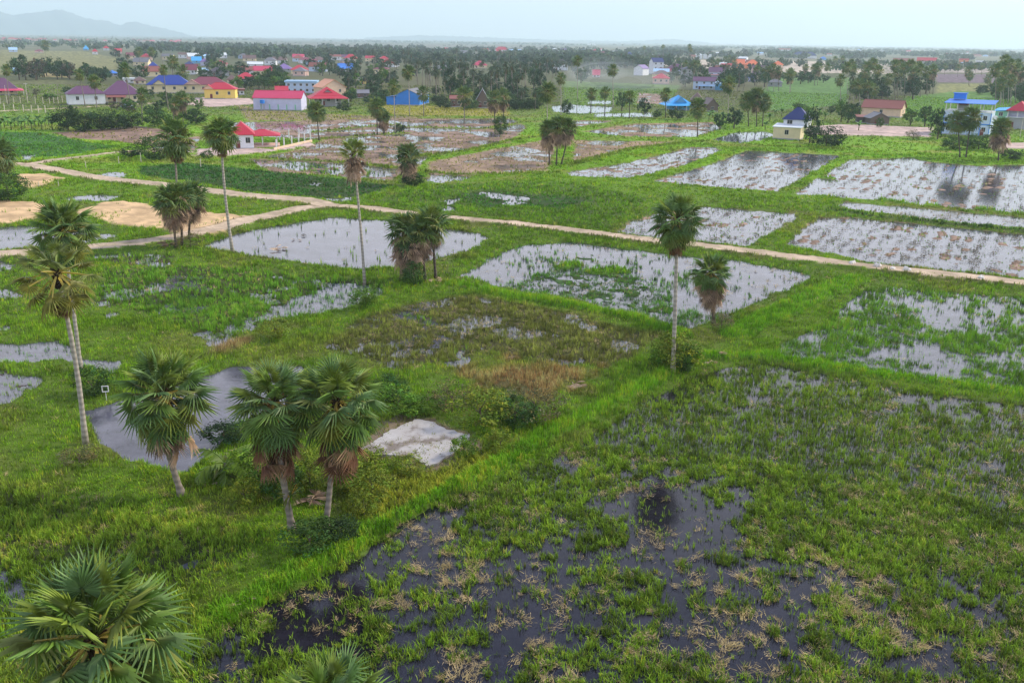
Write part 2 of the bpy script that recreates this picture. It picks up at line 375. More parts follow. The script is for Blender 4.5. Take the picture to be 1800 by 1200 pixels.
# -- reed paddy F, the brownish one J and the dry knoll K
field_def([(802, 482), (860, 447), (922, 427), (1000, 422), (1080, 431), (1150, 440), (1300, 455), (1438, 480), (1440, 489), (1322, 532), (1290, 558), (1215, 578), (1100, 548), (1000, 525), (900, 509)],
          wet=0.86, wsc=3.5, ground=(0.05, 0.09, 0.03), gd=0.62, gh=0.5, gc=(0.098, 0.254, 0.022), st=0.10, edge=1.3, base=0.08, cover=0.56, clump=0.6)
field_def([(850, 510), (960, 470), (1090, 468), (1180, 500), (1200, 570), (1100, 547), (1000, 524), (900, 509)], wet=0.62, wsc=2.0, ground=(0.05, 0.10, 0.03), gd=1.8, gh=0.26, gc=(0.085, 0.20, 0.03), st=0.06, edge=3, base=0.04, cover=0.22)
field_def([(1340, 618), (1440, 566), (1500, 508), (1560, 500), (1700, 512), (1900, 530), (1900, 705), (1720, 680), (1600, 660), (1400, 632)], wet=0.90, wsc=4, ground=(0.06, 0.08, 0.035), gd=1.5, gh=0.5, gc=(0.133, 0.300, 0.018), st=0.10, edge=1.2, base=0.10, cover=0.38, clump=1.0)
field_def([(600, 568), (700, 530), (830, 513), (1000, 545), (1170, 585), (1130, 640), (1000, 648), (850, 622), (790, 640), (700, 652), (560, 612)], wet=0.34, wsc=2.6, ground=(0.10, 0.085, 0.04), gd=0.85, gh=0.40, gc=(0.165, 0.195, 0.035), st=1.1, edge=1.5, base=0.12)
field_def([(780, 640), (800, 605), (838, 600), (815, 640)], wet=0.85, wsc=2, gd=0.35, edge=1.2, jit=2)
field_def([(690, 545), (760, 545), (770, 570), (690, 565)], wet=0.6, wsc=2, gd=0.5, edge=1.2, jit=2)
field_def([(765, 655), (880, 618), (965, 628), (1095, 640), (1040, 690), (960, 712), (890, 705), (800, 690)], ground=(0.24, 0.17, 0.065), gd=1.0, gh=0.45, gc=(0.44, 0.27, 0.105), st=0.25, edge=3.5, jit=3.0)
field_def([(360, 600), (450, 585), (470, 600), (400, 625), (350, 625)], ground=(0.24, 0.17, 0.06), gd=1.0, gh=0.5, gc=(0.40, 0.27, 0.115), edge=2)
field_def([(640, 830), (760, 815), (860, 780), (960, 740), (1010, 750), (860, 850), (760, 890), (620, 930), (560, 900)], ground=(0.16, 0.18, 0.04), gd=1.2, gh=0.5, gc=(0.318, 0.394, 0.030), edge=2)
field_def([(612, 800), (650, 748), (700, 728), (770, 732), (850, 755), (850, 790), (800, 815), (750, 832), (690, 812)], ground=(0.20, 0.15, 0.10), gd=0.35, gh=0.25, gc=(0.220, 0.250, 0.030), st=0.15, edge=0.8)
# -- foreground paddies
field_def([(-200, 800), (60, 850), (250, 880), (420, 905), (480, 930), (400, 1010), (330, 1085), (250, 1150), (-300, 1100)], wet=0.10, wsc=3, ground=(0.08, 0.10, 0.03), gd=1.1, gh=0.45, gc=(0.204, 0.338, 0.022), st=0.5, edge=2)
field_def([(-300, 960), (40, 985), (70, 1010), (60, 1060), (-300, 1110)], wet=0.9, wsc=1.5, gd=0.5, gh=0.45, gc=RICE, edge=1, base=0.1)
field_def([(1010, 770), (1120, 700), (1215, 655), (1330, 632), (1400, 640), (1600, 680), (1740, 700), (2000, 720), (2300, 1000), (2300, 1500), (150, 1500), (270, 1180), (400, 1085), (640, 950), (760, 880)],
          wet=0.93, wsc=2.2, ground=(0.055, 0.055, 0.035), gd=1.7, gh=0.42, gc=(0.150, 0.255, 0.015), st=0.55, edge=0.9, jit=0.7, base=0.10, cover=0.39, clump=0.8)
# bunds: (points, half width m, ridge height m, colour, grass)
BUNDS = []
def bund(pts, hw=0.9, h=0.30, col=(0.184, 0.427, 0.014), gd=1.6, gh=0.45): BUNDS.append((wpts(pts), hw, h, col, gd, gh))
OL = (0.165, 0.255, 0.020)
bund([(450, 278), (575, 283), (640, 288), (735, 300), (800, 306), (980, 304)], 0.9, 0.28, OL)
bund([(735, 274), (825, 265), (900, 246), (960, 240)], 1.0, 0.28, OL)
bund([(510, 250), (590, 242), (662, 236), (720, 233)], 0.9, 0.28, OL)
bund([(550, 232), (650, 222), (700, 218)], 0.9, 0.28, OL)
bund([(700, 222), (850, 226), (930, 214)], 1.1, 0.28, OL)
bund([(1005, 241), (1100, 243), (1225, 247), (1350, 256), (1480, 262)], 1.2, 0.28, OL)
bund([(1000, 290), (1112, 261), (1212, 250), (1250, 247)], 1.3, 0.28, OL)
bund([(1015, 227), (1112, 213), (1180, 208)], 1.0, 0.28, OL)
bund([(1545, 351), (1580, 356), (1644, 361)], 0.75, 0.4)
bund([(1722, 368), (1790, 375), (1900, 385)], 0.7, 0.4)
bund([(1510, 273), (1560, 275), (1602, 275)], 0.9, 0.4)
bund([(1460, 370), (1560, 383), (1700, 397), (1900, 417)], 0.75, 0.45, (0.06, 0.14, 0.02))
bund([(1450, 313), (1462, 313)], 1.1, 0.35)
bund([(985, 467), (1010, 463)], 1.0, 0.3); bund([(1048, 475), (1090, 474)], 1.2, 0.3)
bund([(400, 1075), (560, 985), (760, 875), (1000, 745), (1130, 680), (1200, 640)], 0.7, 0.36, (0.178, 0.421, 0.013), 1.8, 0.5)
bund([(1190, 625), (1340, 625), (1500, 650), (1650, 672), (1900, 705)], 0.9, 0.36, (0.172, 0.427, 0.013), 1.6, 0.4)
bund([(1290, 585), (1400, 535), (1500, 490)], 1.6, 0.36, (0.172, 0.427, 0.013), 1.6, 0.4)
bund([(800, 500), (900, 520), (1010, 538), (1120, 560), (1200, 590)], 0.9, 0.34, (0.172, 0.403, 0.013), 1.8, 0.5)
# paths: (points, half width m)
ROADS = [
    (wpts([(1950, 515), (1800, 497), (1600, 476), (1450, 459), (1350, 446), (1230, 431), (1150, 423), (1000, 404), (900, 392), (800, 383), (720, 375), (650, 366), (575, 361)], 0.4), 1.7),
    (wpts([(575, 361), (530, 366), (490, 376), (440, 386), (380, 402), (300, 418), (230, 428), (150, 436), (60, 443), (-80, 450)], 0.4), 1.9),
    (wpts([(575, 361), (530, 351), (420, 342), (330, 330), (230, 319), (165, 312), (110, 301), (60, 292), (20, 288)], 0.4), 2.0),
    (wpts([(40, 291), (90, 282), (140, 276), (205, 268), (250, 265), (330, 268)], 0.4), 1.3),
    (wpts([(-60, 197), (30, 194), (110, 190), (190, 186), (240, 183), (330, 178)], 0.4), 1.2),
]
SANDS = [wpts(q, 0.35) for q in (
    [(-60, 348), (0, 352), (60, 355), (104, 364), (62, 380), (0, 394), (-60, 400)],
    [(136, 371), (175, 357), (215, 352), (275, 362), (350, 370), (448, 381), (424, 399), (350, 416), (275, 400), (200, 391)],
    [(36, 306), (75, 305), (110, 312), (80, 322), (48, 330), (30, 322)])]
YARDS = [wpts(q, 0.4) for q in (
    [(1415, 236), (1420, 222), (1480, 218), (1640, 224), (1632, 240), (1540, 238), (1450, 236)],
    [(345, 262), (400, 256), (480, 262), (548, 248), (552, 254), (480, 266), (400, 272), (340, 272)],
    [(325, 183), (360, 174), (440, 172), (450, 182), (370, 188)],
    [(1740, 252), (1900, 248), (1900, 262), (1745, 260)])]
# water showing / grass covering, added to a field's own amount: (px, py, rx px, ry px, d_wet, d_cover)
BLOBS = [(860, 1130, 260, 110, .1, .24), (1380, 1100, 230, 110, .1, .24), (1270, 880, 70, 60, .1, .30), (1050, 960, 200, 60, .1, .14), (700, 1010, 120, 60, .05, .18),
         (560, 1050, 110, 60, .05, .25), (1500, 800, 330, 110, 0, -.42), (1650, 950, 200, 90, 0, -.28), (1370, 815, 55, 28, 0, -.8), (1150, 760, 130, 60, 0, -.30), (1172, 890, 85, 80, .1, .55), (1120, 1160, 120, 90, 0, -.12),
         (1700, 1120, 150, 100, 0, .06), (800, 920, 100, 40, 0, .12), (1180, 1000, 60, 60, 0, .12), (1760, 830, 40, 30, 0, .3), (1000, 860, 90, 60, 0, .05), (1440, 930, 150, 60, 0, -.12),
         (1450, 535, 60, 20, .1, .35), (1400, 590, 60, 14, .1, .40), (1640, 540, 60, 28, .1, .42), (1600, 625, 70, 22, .1, .45), (1560, 590, 50, 20, 0, -.2), (1480, 600, 60, 25, 0, -.3), (1560, 545, 50, 20, 0, -.3), (1720, 590, 40, 40, 0, -.1), (1760, 630, 60, 20, .1, .3), (1780, 545, 60, 20, .1, .25), (1780, 600, 40, 30, .1, .3),
         (870, 465, 60, 20, .1, .35), (1000, 437, 120, 10, .1, .30), (1350, 485, 70, 22, .1, .35), (1180, 460, 100, 14, .1, .2)]
BLOBS = [(at(a, b)[:2], abs(at(a + c, b)[0] - at(a, b)[0]), max(0.5, 0.5 * (at(a, b - d)[1] - at(a, b + d)[1])), e, g) for a, b, c, d, e, g in BLOBS]

def sdist(px, py, poly):
    """signed distance to a closed outline, positive inside"""
    d2 = np.full(px.shape, 1e18); ins = np.zeros(px.shape, bool)
    n = len(poly)
    for i in range(n):
        ax, ay = poly[i]; bx, by = poly[(i + 1) % n]
        ex, ey = bx - ax, by - ay
        t = np.clip(((px - ax) * ex + (py - ay) * ey) / (ex * ex + ey * ey + 1e-9), 0, 1)
        d2 = np.minimum(d2, (px - ax - t * ex) ** 2 + (py - ay - t * ey) ** 2)
        c = (ay > py) != (by > py)
        with np.errstate(divide='ignore', invalid='ignore'):
            ins ^= c & (px < (bx - ax) * (py - ay) / (by - ay + 1e-30) + ax)
    d = np.sqrt(d2)
    return np.where(ins, d, -d)
def ldist(px, py, line):
    d2 = np.full(px.shape, 1e18)
    for i in range(len(line) - 1):
        ax, ay = line[i]; bx, by = line[i + 1]
        ex, ey = bx - ax, by - ay
        t = np.clip(((px - ax) * ex + (py - ay) * ey) / (ex * ex + ey * ey + 1e-9), 0, 1)
        d2 = np.minimum(d2, (px - ax - t * ex) ** 2 + (py - ay - t * ey) ** 2)
    return np.sqrt(d2)
def near(x, y, pts, pad):
    lo, hi = pts.min(0) - pad, pts.max(0) + pad
    return np.nonzero((x > lo[0]) & (x < hi[0]) & (y > lo[1]) & (y < hi[1]))[0]
def mix(a, b, t): return a + (np.array(b) - a) * t[:, None]

def survey(x, y):
    """land cover at ground points: height, albedo, grass density/height/colour, straw, region"""
    n = len(x); r = np.hypot(x, y)
    n20, n5, n1 = fbm(x, y, 22, 3, 1), fbm(x, y, 5, 3, 2), fbm(x, y, 1.3, 2, 3)
    h = 0.16 + 0.10 * (n5 - 0.5) + 0.05 * (n1 - 0.5)
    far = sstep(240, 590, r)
    col = np.tile(np.array(GRASS), (n, 1)); col = mix(col, BRIGHT, n20 * 0.7)
    dryp = sstep(0.70, 0.95, fbm(x, y, 9, 3, 4)) * 0.45
    col = mix(col, DRY, dryp)
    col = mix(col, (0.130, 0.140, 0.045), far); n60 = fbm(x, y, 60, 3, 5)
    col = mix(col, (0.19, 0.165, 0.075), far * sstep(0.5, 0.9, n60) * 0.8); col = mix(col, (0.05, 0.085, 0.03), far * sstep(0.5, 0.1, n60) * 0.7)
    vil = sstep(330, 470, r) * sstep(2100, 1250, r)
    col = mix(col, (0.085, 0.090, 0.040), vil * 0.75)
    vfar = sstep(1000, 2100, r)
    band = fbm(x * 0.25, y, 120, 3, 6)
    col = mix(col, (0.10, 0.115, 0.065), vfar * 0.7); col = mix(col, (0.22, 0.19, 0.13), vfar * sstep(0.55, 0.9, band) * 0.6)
    gc = mix(np.tile(np.array(GRASS), (n, 1)), BRIGHT, n20 * 0.8); gc = mix(gc, (0.26, 0.235, 0.05), dryp * 0.8); gc = mix(gc, (0.135, 0.145, 0.042), far * 0.85)
    gd = (1.0 - 0.5 * far) * (0.75 + 0.5 * n5); gh = 0.20 + 0.22 * n5; st = 0.03 + 0.12 * dryp; cl = np.zeros(n); tone = np.ones(n)
    region = np.zeros(n, np.int8)
    dwet = np.zeros(n); dcov = np.zeros(n)
    for c, rx, ry, a, b in BLOBS:
        q = np.exp(-(((x - c[0]) / rx) ** 2 + ((y - c[1]) / ry) ** 2) ** 2)
        dwet += a * q; dcov += b * q
    jn = fbm(x, y, 2.2, 3, 9) - 0.5
    for fi, f in enumerate(FIELDS):
        k = near(x, y, f['w'], 3)
        if not len(k): continue
        xx, yy = x[k], y[k]
        d = sdist(xx, yy, f['w']) + jn[k] * f['jit']
        m = sstep(0, f['edge'], d)
        s = m > 0
        if not s.any(): continue
        k, xx, yy, m, d = k[s], xx[s], yy[s], m[s], d[s]
        nn = fbm(xx, yy, f['wsc'], 3, 20 + fi)
        n2 = fbm(xx, yy, f['wsc'] * 0.35, 3, 60 + fi)
        if f['wet'] > 0:
            wet = np.clip(f['wet'] + dwet[k], 0, 1.05)
            fl = 0.30 * ((0.75 * nn + 0.25 * n2) - wet) - (0.05 if f['wet'] >= 0.97 else 0.0)
            if f['base']: fl = np.where(fl < 0, fl - f['base'] * 0.3, fl)
            if f['rows']:
                rx, rl = f['rows']; ph = (xx * RDX + yy * RDY) / rx * 6.283
                fl = fl + 0.055 * np.sin(ph + 2 * nn)
            fl = np.minimum(fl, 0.10)
        else:
            fl = h[k] - 0.06 * nn
        h[k] = h[k] + (fl - h[k]) * m
        g = np.array(f['ground'])[None, :] * (0.72 + 0.56 * n2)[:, None]
        col[k] = col[k] + (g - col[k]) * m[:, None]
        vary = (0.75 + 0.5 * nn)[:, None]
        gcol = np.array(f['gc'])[None, :] * vary
        gc[k] = gc[k] + (gcol - gc[k]) * m[:, None]
        dens = np.full(len(k), f['gd'])
        if f['cover'] is not None:
            cv = f['cover'] + dcov[k]
            # tussocks: grass where the noise is above the bare share
            q = 0.45 * fbm(xx, yy, 5.0, 3, 90 + fi) + 0.55 * fbm(xx, yy, 1.1, 2, 120 + fi)
            dens = dens * (0.05 + 1.25 * sstep(cv - 0.10, cv + 0.16, q))
        else:
            dens = dens * (0.5 + n2)
        gd[k] = gd[k] + (dens - gd[k]) * m; gh[k] = gh[k] + (f['gh'] * (0.7 + 0.6 * n2) - gh[k]) * m
        sdn = f['st'] * (0.25 + 1.5 * sstep(0.35, 0.8, fbm(xx, yy, 4.0, 3, 150 + fi)))
        if f['rows']:
            sdn = sdn * (0.45 + 0.55 * np.sin((xx * RDX + yy * RDY) / f['rows'][0] * 6.283 + 2 * nn))
        st[k] = st[k] + (np.clip(sdn, 0, 2) - st[k]) * m
        cl[k] = cl[k] + (f['clump'] - cl[k]) * m
        tone[k] = tone[k] + ((0.42 if f['rows'] else 0.62 if f['ground'] == STUB else 1.0) - tone[k]) * m
    for pts, hw, bh, bc, bgd, bgh in BUNDS:
        k = near(x, y, pts, 4)
        if not len(k): continue
        d = ldist(x[k], y[k], pts) + jn[k] * 0.7
        m = sstep(hw * 1.5, hw * 0.5, d)
        h[k] = np.maximum(h[k], -0.15 + (bh + 0.15 + 0.12 * (n1[k] - 0.5)) * m)
        m2 = sstep(hw * 1.25, hw * 0.9, d)
        col[k] = col[k] + (np.array(bc) * (0.7 + 0.6 * n5[k])[:, None] - col[k]) * m2[:, None]
        gc[k] = gc[k] + (np.array(bc) * (0.75 + 0.5 * n1[k])[:, None] - gc[k]) * m2[:, None]
        gd[k] += (bgd - gd[k]) * m2; gh[k] += (bgh - gh[k]) * m2; st[k] *= 1 - 0.8 * m2
    for pts in SANDS + YARDS:
        k = near(x, y, pts, 3)
        if not len(k): continue
        d = sdist(x[k], y[k], pts) + jn[k] * 1.4
        m = sstep(-0.6, 0.3, d)
        h[k] = h[k] + (0.38 + 0.05 * (n1[k] - 0.5) - h[k]) * m
        isand = any(pts is q for q in SANDS)
        tint = np.array(SAND if isand else YARD)[None] * (0.62 + 0.40 * n1[k] + 0.35 * n5[k])[:, None]
        col[k] = col[k] + (tint - col[k]) * m[:, None]
        gd[k] = gd[k] * (1 - m) + m * 0.12 * (n5[k] > 0.75); st[k] *= 1 - m
        region[k[d > 0.1]] = 2 if isand else 3
    for pts, hw in ROADS:
        k = near(x, y, pts, 5)
        if not len(k): continue
        hwv = hw * (0.85 + 0.3 * n20[k])
        d = ldist(x[k], y[k], pts) + jn[k] * 0.5
        m = sstep(hwv + 1.3, hwv - 0.1, d)
        h[k] = h[k] + (0.48 - 0.05 * np.cos(d / hwv * 3.0) + 0.05 * (n1[k] - 0.5) - h[k]) * m
        verge = sstep(hwv + 0.9, hwv + 0.2, d) * sstep(0.25, 0.75, n5[k])
        col[k] = col[k] + (np.array((0.17, 0.13, 0.07)) - col[k]) * (verge * 0.8)[:, None]
        gc[k] = gc[k] + (np.array((0.17, 0.17, 0.04)) - gc[k]) * (verge * 0.7)[:, None]
        on = sstep(hwv + 0.15, hwv - 0.25, d)
        track = 0.70 + 0.30 * n1[k] + 0.30 * n5[k] - 0.16 * np.exp(-((np.abs(d) - 0.75) / 0.25) ** 2)
        tint = np.array(ROADC)[None] * track[:, None]
        wear = sstep(0.35, 0.0, d / hwv) * sstep(0.6, 0.9, fbm(x[k], y[k], 3.0, 2, 44)) * 0.55
        tint = tint + (np.array((0.20, 0.20, 0.07)) - tint) * wear[:, None]
        col[k] = col[k] + (tint - col[k]) * on[:, None]
        gd[k] = gd[k] * (1 - on) + on * 0.0 + 0.25 * wear * on; gh[k] = gh[k] * (1 - on) + 0.12 * on; st[k] *= 1 - on
        region[k[d < hwv]] = 1
    # soil and thatch under a dense sward, coloured darker to deepen the shadows between blades
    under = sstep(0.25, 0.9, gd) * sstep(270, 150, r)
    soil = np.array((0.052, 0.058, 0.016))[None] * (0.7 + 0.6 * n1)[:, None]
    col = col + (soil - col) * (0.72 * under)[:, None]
    # wet mud at the water's edge is darker than dry soil
    shore = sstep(0.10, 0.0, h) * (r < 700)
    col = col * (1 - 0.35 * shore)[:, None]
    return dict(h=h, col=col, gd=gd, gh=gh, gc=gc, st=st, region=region, cl=cl, tone=tone)

def ground_height(x, y):
    return float(survey(np.array([float(x)]), np.array([float(y)]))['h'][0])

# ------------------------------------------------------------------ ground sheet: polar grid, finer near the viewer's side, out to the horizon
def build_ground():
    fr = np.radians(np.arange(-38, 38.01, 0.09)); bk = np.radians(np.arange(42, 319, 4.0))
    th = np.concatenate([fr, bk]); nf = len(fr)
    rr = [3.0, 10.0, 18.0, 24.0]
    while rr[-1] < 17000:
        q = rr[-1]; rr.append(q * (1.0056 if q < 450 else 1.011 if q < 1250 else 1.03))
    rr = np.array(rr)
    TH, RR = np.meshgrid(th, rr)
    x, y = (np.sin(TH) * RR).ravel(), (np.cos(TH) * RR).ravel()
    s = survey(x, y)
    z = s['h'].copy(); rad = np.hypot(x, y)
    m, n = len(rr), len(th)
    i, j = np.meshgrid(np.arange(m - 1), np.arange(n), indexing='ij')
    j2 = (j + 1) % n
    f = np.stack([i * n + j, (i + 1) * n + j, (i + 1) * n + j2, i * n + j2], -1).reshape(-1, 4)
    f = f[:, ::-1]
    v = np.stack([x, y, z], 1)
    reg = np.sort(s['region'][f], 1)[:, 2]
    mats = attr_mat('soil_and_turf', 0.9, 0.12, fine=0.28, fine_scale=5.0, bump=0.25)
    road_m = attr_mat('packed_laterite', 0.95, 0.1, fine=0.16, fine_scale=2.5, bump=0.15)
    for rid, nm, mt in ((0, 'ground', mats), (1, 'dirt_road', road_m), (2, 'sand_flat', road_m), (3, 'bare_yard', road_m)):
        ff = f[reg == rid]
        if not len(ff): continue
        used, inv = np.unique(ff.ravel(), return_inverse=True)
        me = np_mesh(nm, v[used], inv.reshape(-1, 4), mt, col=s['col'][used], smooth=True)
        tag(link(nm, me), kind='structure')
    return
build_ground()

# ------------------------------------------------------------------ standing water: one sheet at z = 0, seen wherever the ground dips below it
def build_water():
    def sheet(name, mat_name, base, pts, z0):
        m, n, b = _tree(mat_name)
        b.inputs['Base Color'].default_value = (*base, 1)
        b.inputs['Roughness'].default_value = 0.06
        b.inputs['IOR'].default_value = 1.36
        g = n.nodes.new('ShaderNodeNewGeometry')
        z = node(n, 'ShaderNodeTexNoise', Scale=1.3, Detail=5.0, Roughness=0.65)
        n.links.new(g.outputs['Position'], z.inputs['Vector'])
        bp = node(n, 'ShaderNodeBump', Strength=0.16, Distance=0.06)
        n.links.new(z.outputs[0], bp.inputs['Height']); n.links.new(bp.outputs[0], b.inputs['Normal'])
        # drifts of silt and scum
        z2 = node(n, 'ShaderNodeTexNoise', Scale=0.35, Detail=6.0, Roughness=0.7); n.links.new(g.outputs['Position'], z2.inputs['Vector'])
        mr = node(n, 'ShaderNodeMapRange'); mr.inputs['From Min'].default_value = 0.35; mr.inputs['From Max'].default_value = 0.7
        mr.inputs['To Min'].default_value = 0.55; mr.inputs['To Max'].default_value = 1.7; n.links.new(z2.outputs[0], mr.inputs[0])
        sc = n.nodes.new('ShaderNodeVectorMath'); sc.operation = 'SCALE'; sc.inputs[0].default_value = base
        n.links.new(mr.outputs[0], sc.inputs['Scale']); n.links.new(sc.outputs[0], b.inputs['Base Color'])
        me = np_mesh(name, np.array([(p[0], p[1], z0) for p in pts]), np.array([tuple(range(len(pts)))]), m)
        tag(link(name, me), kind='structure')
    q = 3000.0
    sheet('water', 'silty_water', (0.072, 0.072, 0.092), [(-q, -60), (q, -60), (q, q), (-q, q)], 0.0)
    # the nearest paddy stands over black mud
    shore_ = [at(a, b)[:2] for a, b in ((1900, 700), (1600, 665), (1340, 620), (1205, 628), (1000, 735), (760, 860), (620, 940), (390, 1065), (200, 1230))]
    sheet('paddy_water', 'peaty_water', (0.012, 0.011, 0.016), [(-16, 20), (80, 10), (110, 60)] + [tuple(p) for p in shore_], 0.004)
build_water()
# ------------------------------------------------------------------ grass, rice and straw: blades scattered by the land-cover survey
GRASS_M = attr_mat('grass_blades', 0.75, 0.15, transl=0.22)
STRAW_M = attr_mat('dry_straw', 0.9, 0.1)
def sample_ring(r0, r1, dens, ang=35.0):
    """random ground points between two radii, dens per square metre"""
    a = R(ang)
    n = int(dens * a * (r1 * r1 - r0 * r0))
    r = np.sqrt(rng.uniform(r0 * r0, r1 * r1, n)); t = rng.uniform(-a, a, n)
    return np.sin(t) * r, np.cos(t) * r
def blades(x, y, z, hgt, col, nb, width, spread, segs):
    """nb bent blades per tuft; returns verts, tris, colours"""
    n = len(x); N = n * nb
    X = np.repeat(x, nb); Y = np.repeat(y, nb); Z = np.repeat(z, nb)
    H = np.repeat(hgt, nb) * rng.uniform(0.55, 1.15, N); W = np.repeat(width, nb) * rng.uniform(0.7, 1.3, N)
    a = rng.uniform(0, 2 * np.pi, N)
    off = np.repeat(spread, nb) * np.sqrt(rng.uniform(0, 1, N)); oa = rng.uniform(0, 2 * np.pi, N)
    X = X + np.cos(oa) * off; Y = Y + np.sin(oa) * off
    lean = rng.uniform(0.05, 0.75, N)
    dx, dy = np.cos(a), np.sin(a); sx, sy = -dy, dx
    c = np.repeat(col, nb, 0) * rng.uniform(0.75, 1.3, (N, 1))
    Z0 = Z - 0.05
    P = lambda f, s, hh: np.stack([X + dx * f + sx * s, Y + dy * f + sy * s, Z0 + hh], 1)
    o = 0 * H
    if segs == 2:
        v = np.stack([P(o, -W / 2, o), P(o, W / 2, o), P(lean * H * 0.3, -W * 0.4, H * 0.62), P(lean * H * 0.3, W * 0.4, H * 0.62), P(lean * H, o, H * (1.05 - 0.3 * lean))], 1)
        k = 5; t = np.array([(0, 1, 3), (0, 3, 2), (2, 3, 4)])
        cc = np.stack([c * 0.85, c * 0.85, c, c, c * 1.15], 1)  # feet of the blades darkened in colour, as shade inside the tuft
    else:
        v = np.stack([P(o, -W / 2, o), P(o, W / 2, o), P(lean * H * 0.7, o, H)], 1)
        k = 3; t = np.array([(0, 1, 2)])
        cc = np.stack([c * 0.85, c * 0.85, c * 1.2], 1)  # same painted shade at the blade feet
    f = (np.arange(N) * k)[:, None, None] + t[None]
    return v.reshape(-1, 3), f.reshape(-1, 3), cc.reshape(-1, 3)
def merge(parts):
    V, Fc, Cc, o = [], [], [], 0
    for v, f, c in parts:
        V.append(v); Fc.append(f + o); Cc.append(c); o += len(v)
    return np.concatenate(V), np.concatenate(Fc), np.concatenate(Cc)
SW = at(1640, 1010)      # where the combine left its straw
CL = at(1172, 890)        # open black water
STRAWC = np.array((0.47, 0.36, 0.165))
def build_grass():
    G, ST = [], []
    for r0, r1, dens, nb, wd, segs in ((26, 62, 42, 6, 0.040, 2), (62, 105, 24, 5, 0.056, 1), (105, 165, 10, 5, 0.085, 1), (165, 280, 3.4, 5, 0.14, 1), (280, 600, 1.0, 4, 0.24, 1)):
        x, y = sample_ring(r0, r1, dens)
        s = survey(x, y)
        p = rng.uniform(0, 1.5, len(x))
        k = (p < s['gd']) & (s['region'] != 3)
        xs, ys = x[k], y[k]
        far = 1 + min(r0, 170) / 400.0
        hh = s['gh'][k] * rng.uniform(0.7, 1.3, k.sum()) * far
        z = np.maximum(s['h'][k], -0.06)
        yel = rng.uniform(0, 1, k.sum())
        patch = 0.62 + 0.76 * fbm(xs, ys, 0.9 * far, 2, 15)
        c = s['gc'][k] * (rng.lognormal(0, 0.38, (k.sum(), 1)) * patch[:, None])
        c = mix(c, (0.30, 0.26, 0.06), 0.45 * sstep(0.80, 1.0, yel))
        c = np.minimum(c, np.array((0.48, 0.46, 0.16)))
        wet = s['h'][k] < 0.0
        spread = np.where(s['cl'][k] > 0.3, 0.11, 0.20) * far * (1.3 if r0 > 140 else 1.0)
        hh = np.where(wet, hh * 0.95, hh)
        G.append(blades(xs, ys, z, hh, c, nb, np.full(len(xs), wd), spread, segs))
        # straw: flattened dead clumps, some lying in combed swaths
        x, y = sample_ring(r0, r1, dens * 0.14 * (0.7 if r0 < 100 else 2.4 if r0 < 160 else 5.0))
        s = survey(x, y)
        big = fbm(x, y, 2.2, 3, 77)
        s['st'] = s['st'] * (1 + 1.6 * np.exp(-(((x - SW[0]) / 13) ** 2 + ((y - SW[1]) / 14) ** 2)))
        s['st'] = s['st'] * (1 - 0.93 * np.exp(-(((x - CL[0]) / 4.5) ** 2 + ((y - CL[1]) / 6.5) ** 2)))
        k = (rng.uniform(0, 1.0, len(x)) < s['st'] * (0.25 + 1.3 * sstep(0.55, 0.9, big)) * 0.8) & (s['region'] == 0)
        xs, ys = x[k], y[k]; n = k.sum()
        if not n: continue
        m = 22 if r0 < 60 else 11 if r0 < 110 else 5
        N = n * m
        ln = np.repeat(rng.uniform(0.16, 0.46, n) * np.where(s['tone'][k] < 0.5, 0.5, 1.0), m) * rng.uniform(0.5, 1.2, N) * (1 + r0 / 420)
        dirn = np.repeat(fbm(xs, ys, 6, 2, 31) * 8 + rng.uniform(-0.9, 0.9, n), m) + rng.normal(0, 1, N) * np.repeat(rng.choice([0.35, 0.5, 1.3], n), m) + np.pi * (rng.uniform(0, 1, N) > 0.7)
        up_r = np.repeat(s['tone'][k] < 0.5, m)
        tilt = np.abs(rng.normal(0.15, 0.4, N)); tilt = np.where(up_r, rng.uniform(0.5, 1.5, N), tilt)
        sprd = np.repeat(rng.uniform(0.08, 0.24, n), m)
        cx = np.repeat(xs, m) + rng.normal(0, 1, N) * sprd; cy = np.repeat(ys, m) + rng.normal(0, 1, N) * sprd
        cz = np.repeat(np.maximum(s['h'][k], 0.0), m) + rng.uniform(0.02, 0.16, N)
        W = wd * 0.62 * rng.uniform(0.7, 1.3, N)
        dx, dy, dz = np.cos(dirn) * np.cos(tilt), np.sin(dirn) * np.cos(tilt), np.sin(tilt)
        sx, sy = -np.sin(dirn), np.cos(dirn)
        v = np.stack([np.stack([cx - sx * W / 2, cy - sy * W / 2, cz], 1), np.stack([cx + sx * W / 2, cy + sy * W / 2, cz], 1),
                      np.stack([cx + dx * ln, cy + dy * ln, cz + dz * ln], 1)], 1)
        tone = np.repeat(rng.uniform(0.5, 1.15, (n, 1)) * s['tone'][k][:, None], m, 0) * rng.uniform(0.75, 1.2, (N, 1))
        cc = STRAWC[None] * tone; cc[:, 2] *= np.repeat(rng.uniform(0.8, 1.2, n), m)
        ST.append((v.reshape(-1, 3), np.arange(N * 3).reshape(-1, 3), np.repeat(cc, 3, 0)))
    v, f, c = merge(G)
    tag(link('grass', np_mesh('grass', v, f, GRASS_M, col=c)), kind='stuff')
    v, f, c = merge(ST)
    tag(link('dead_straw', np_mesh('dead_straw', v, f, STRAW_M, col=c)), kind='stuff')
    print('GRASS TRIS', sum(len(q[1]) for q in G), 'STRAW', len(f))
build_grass()
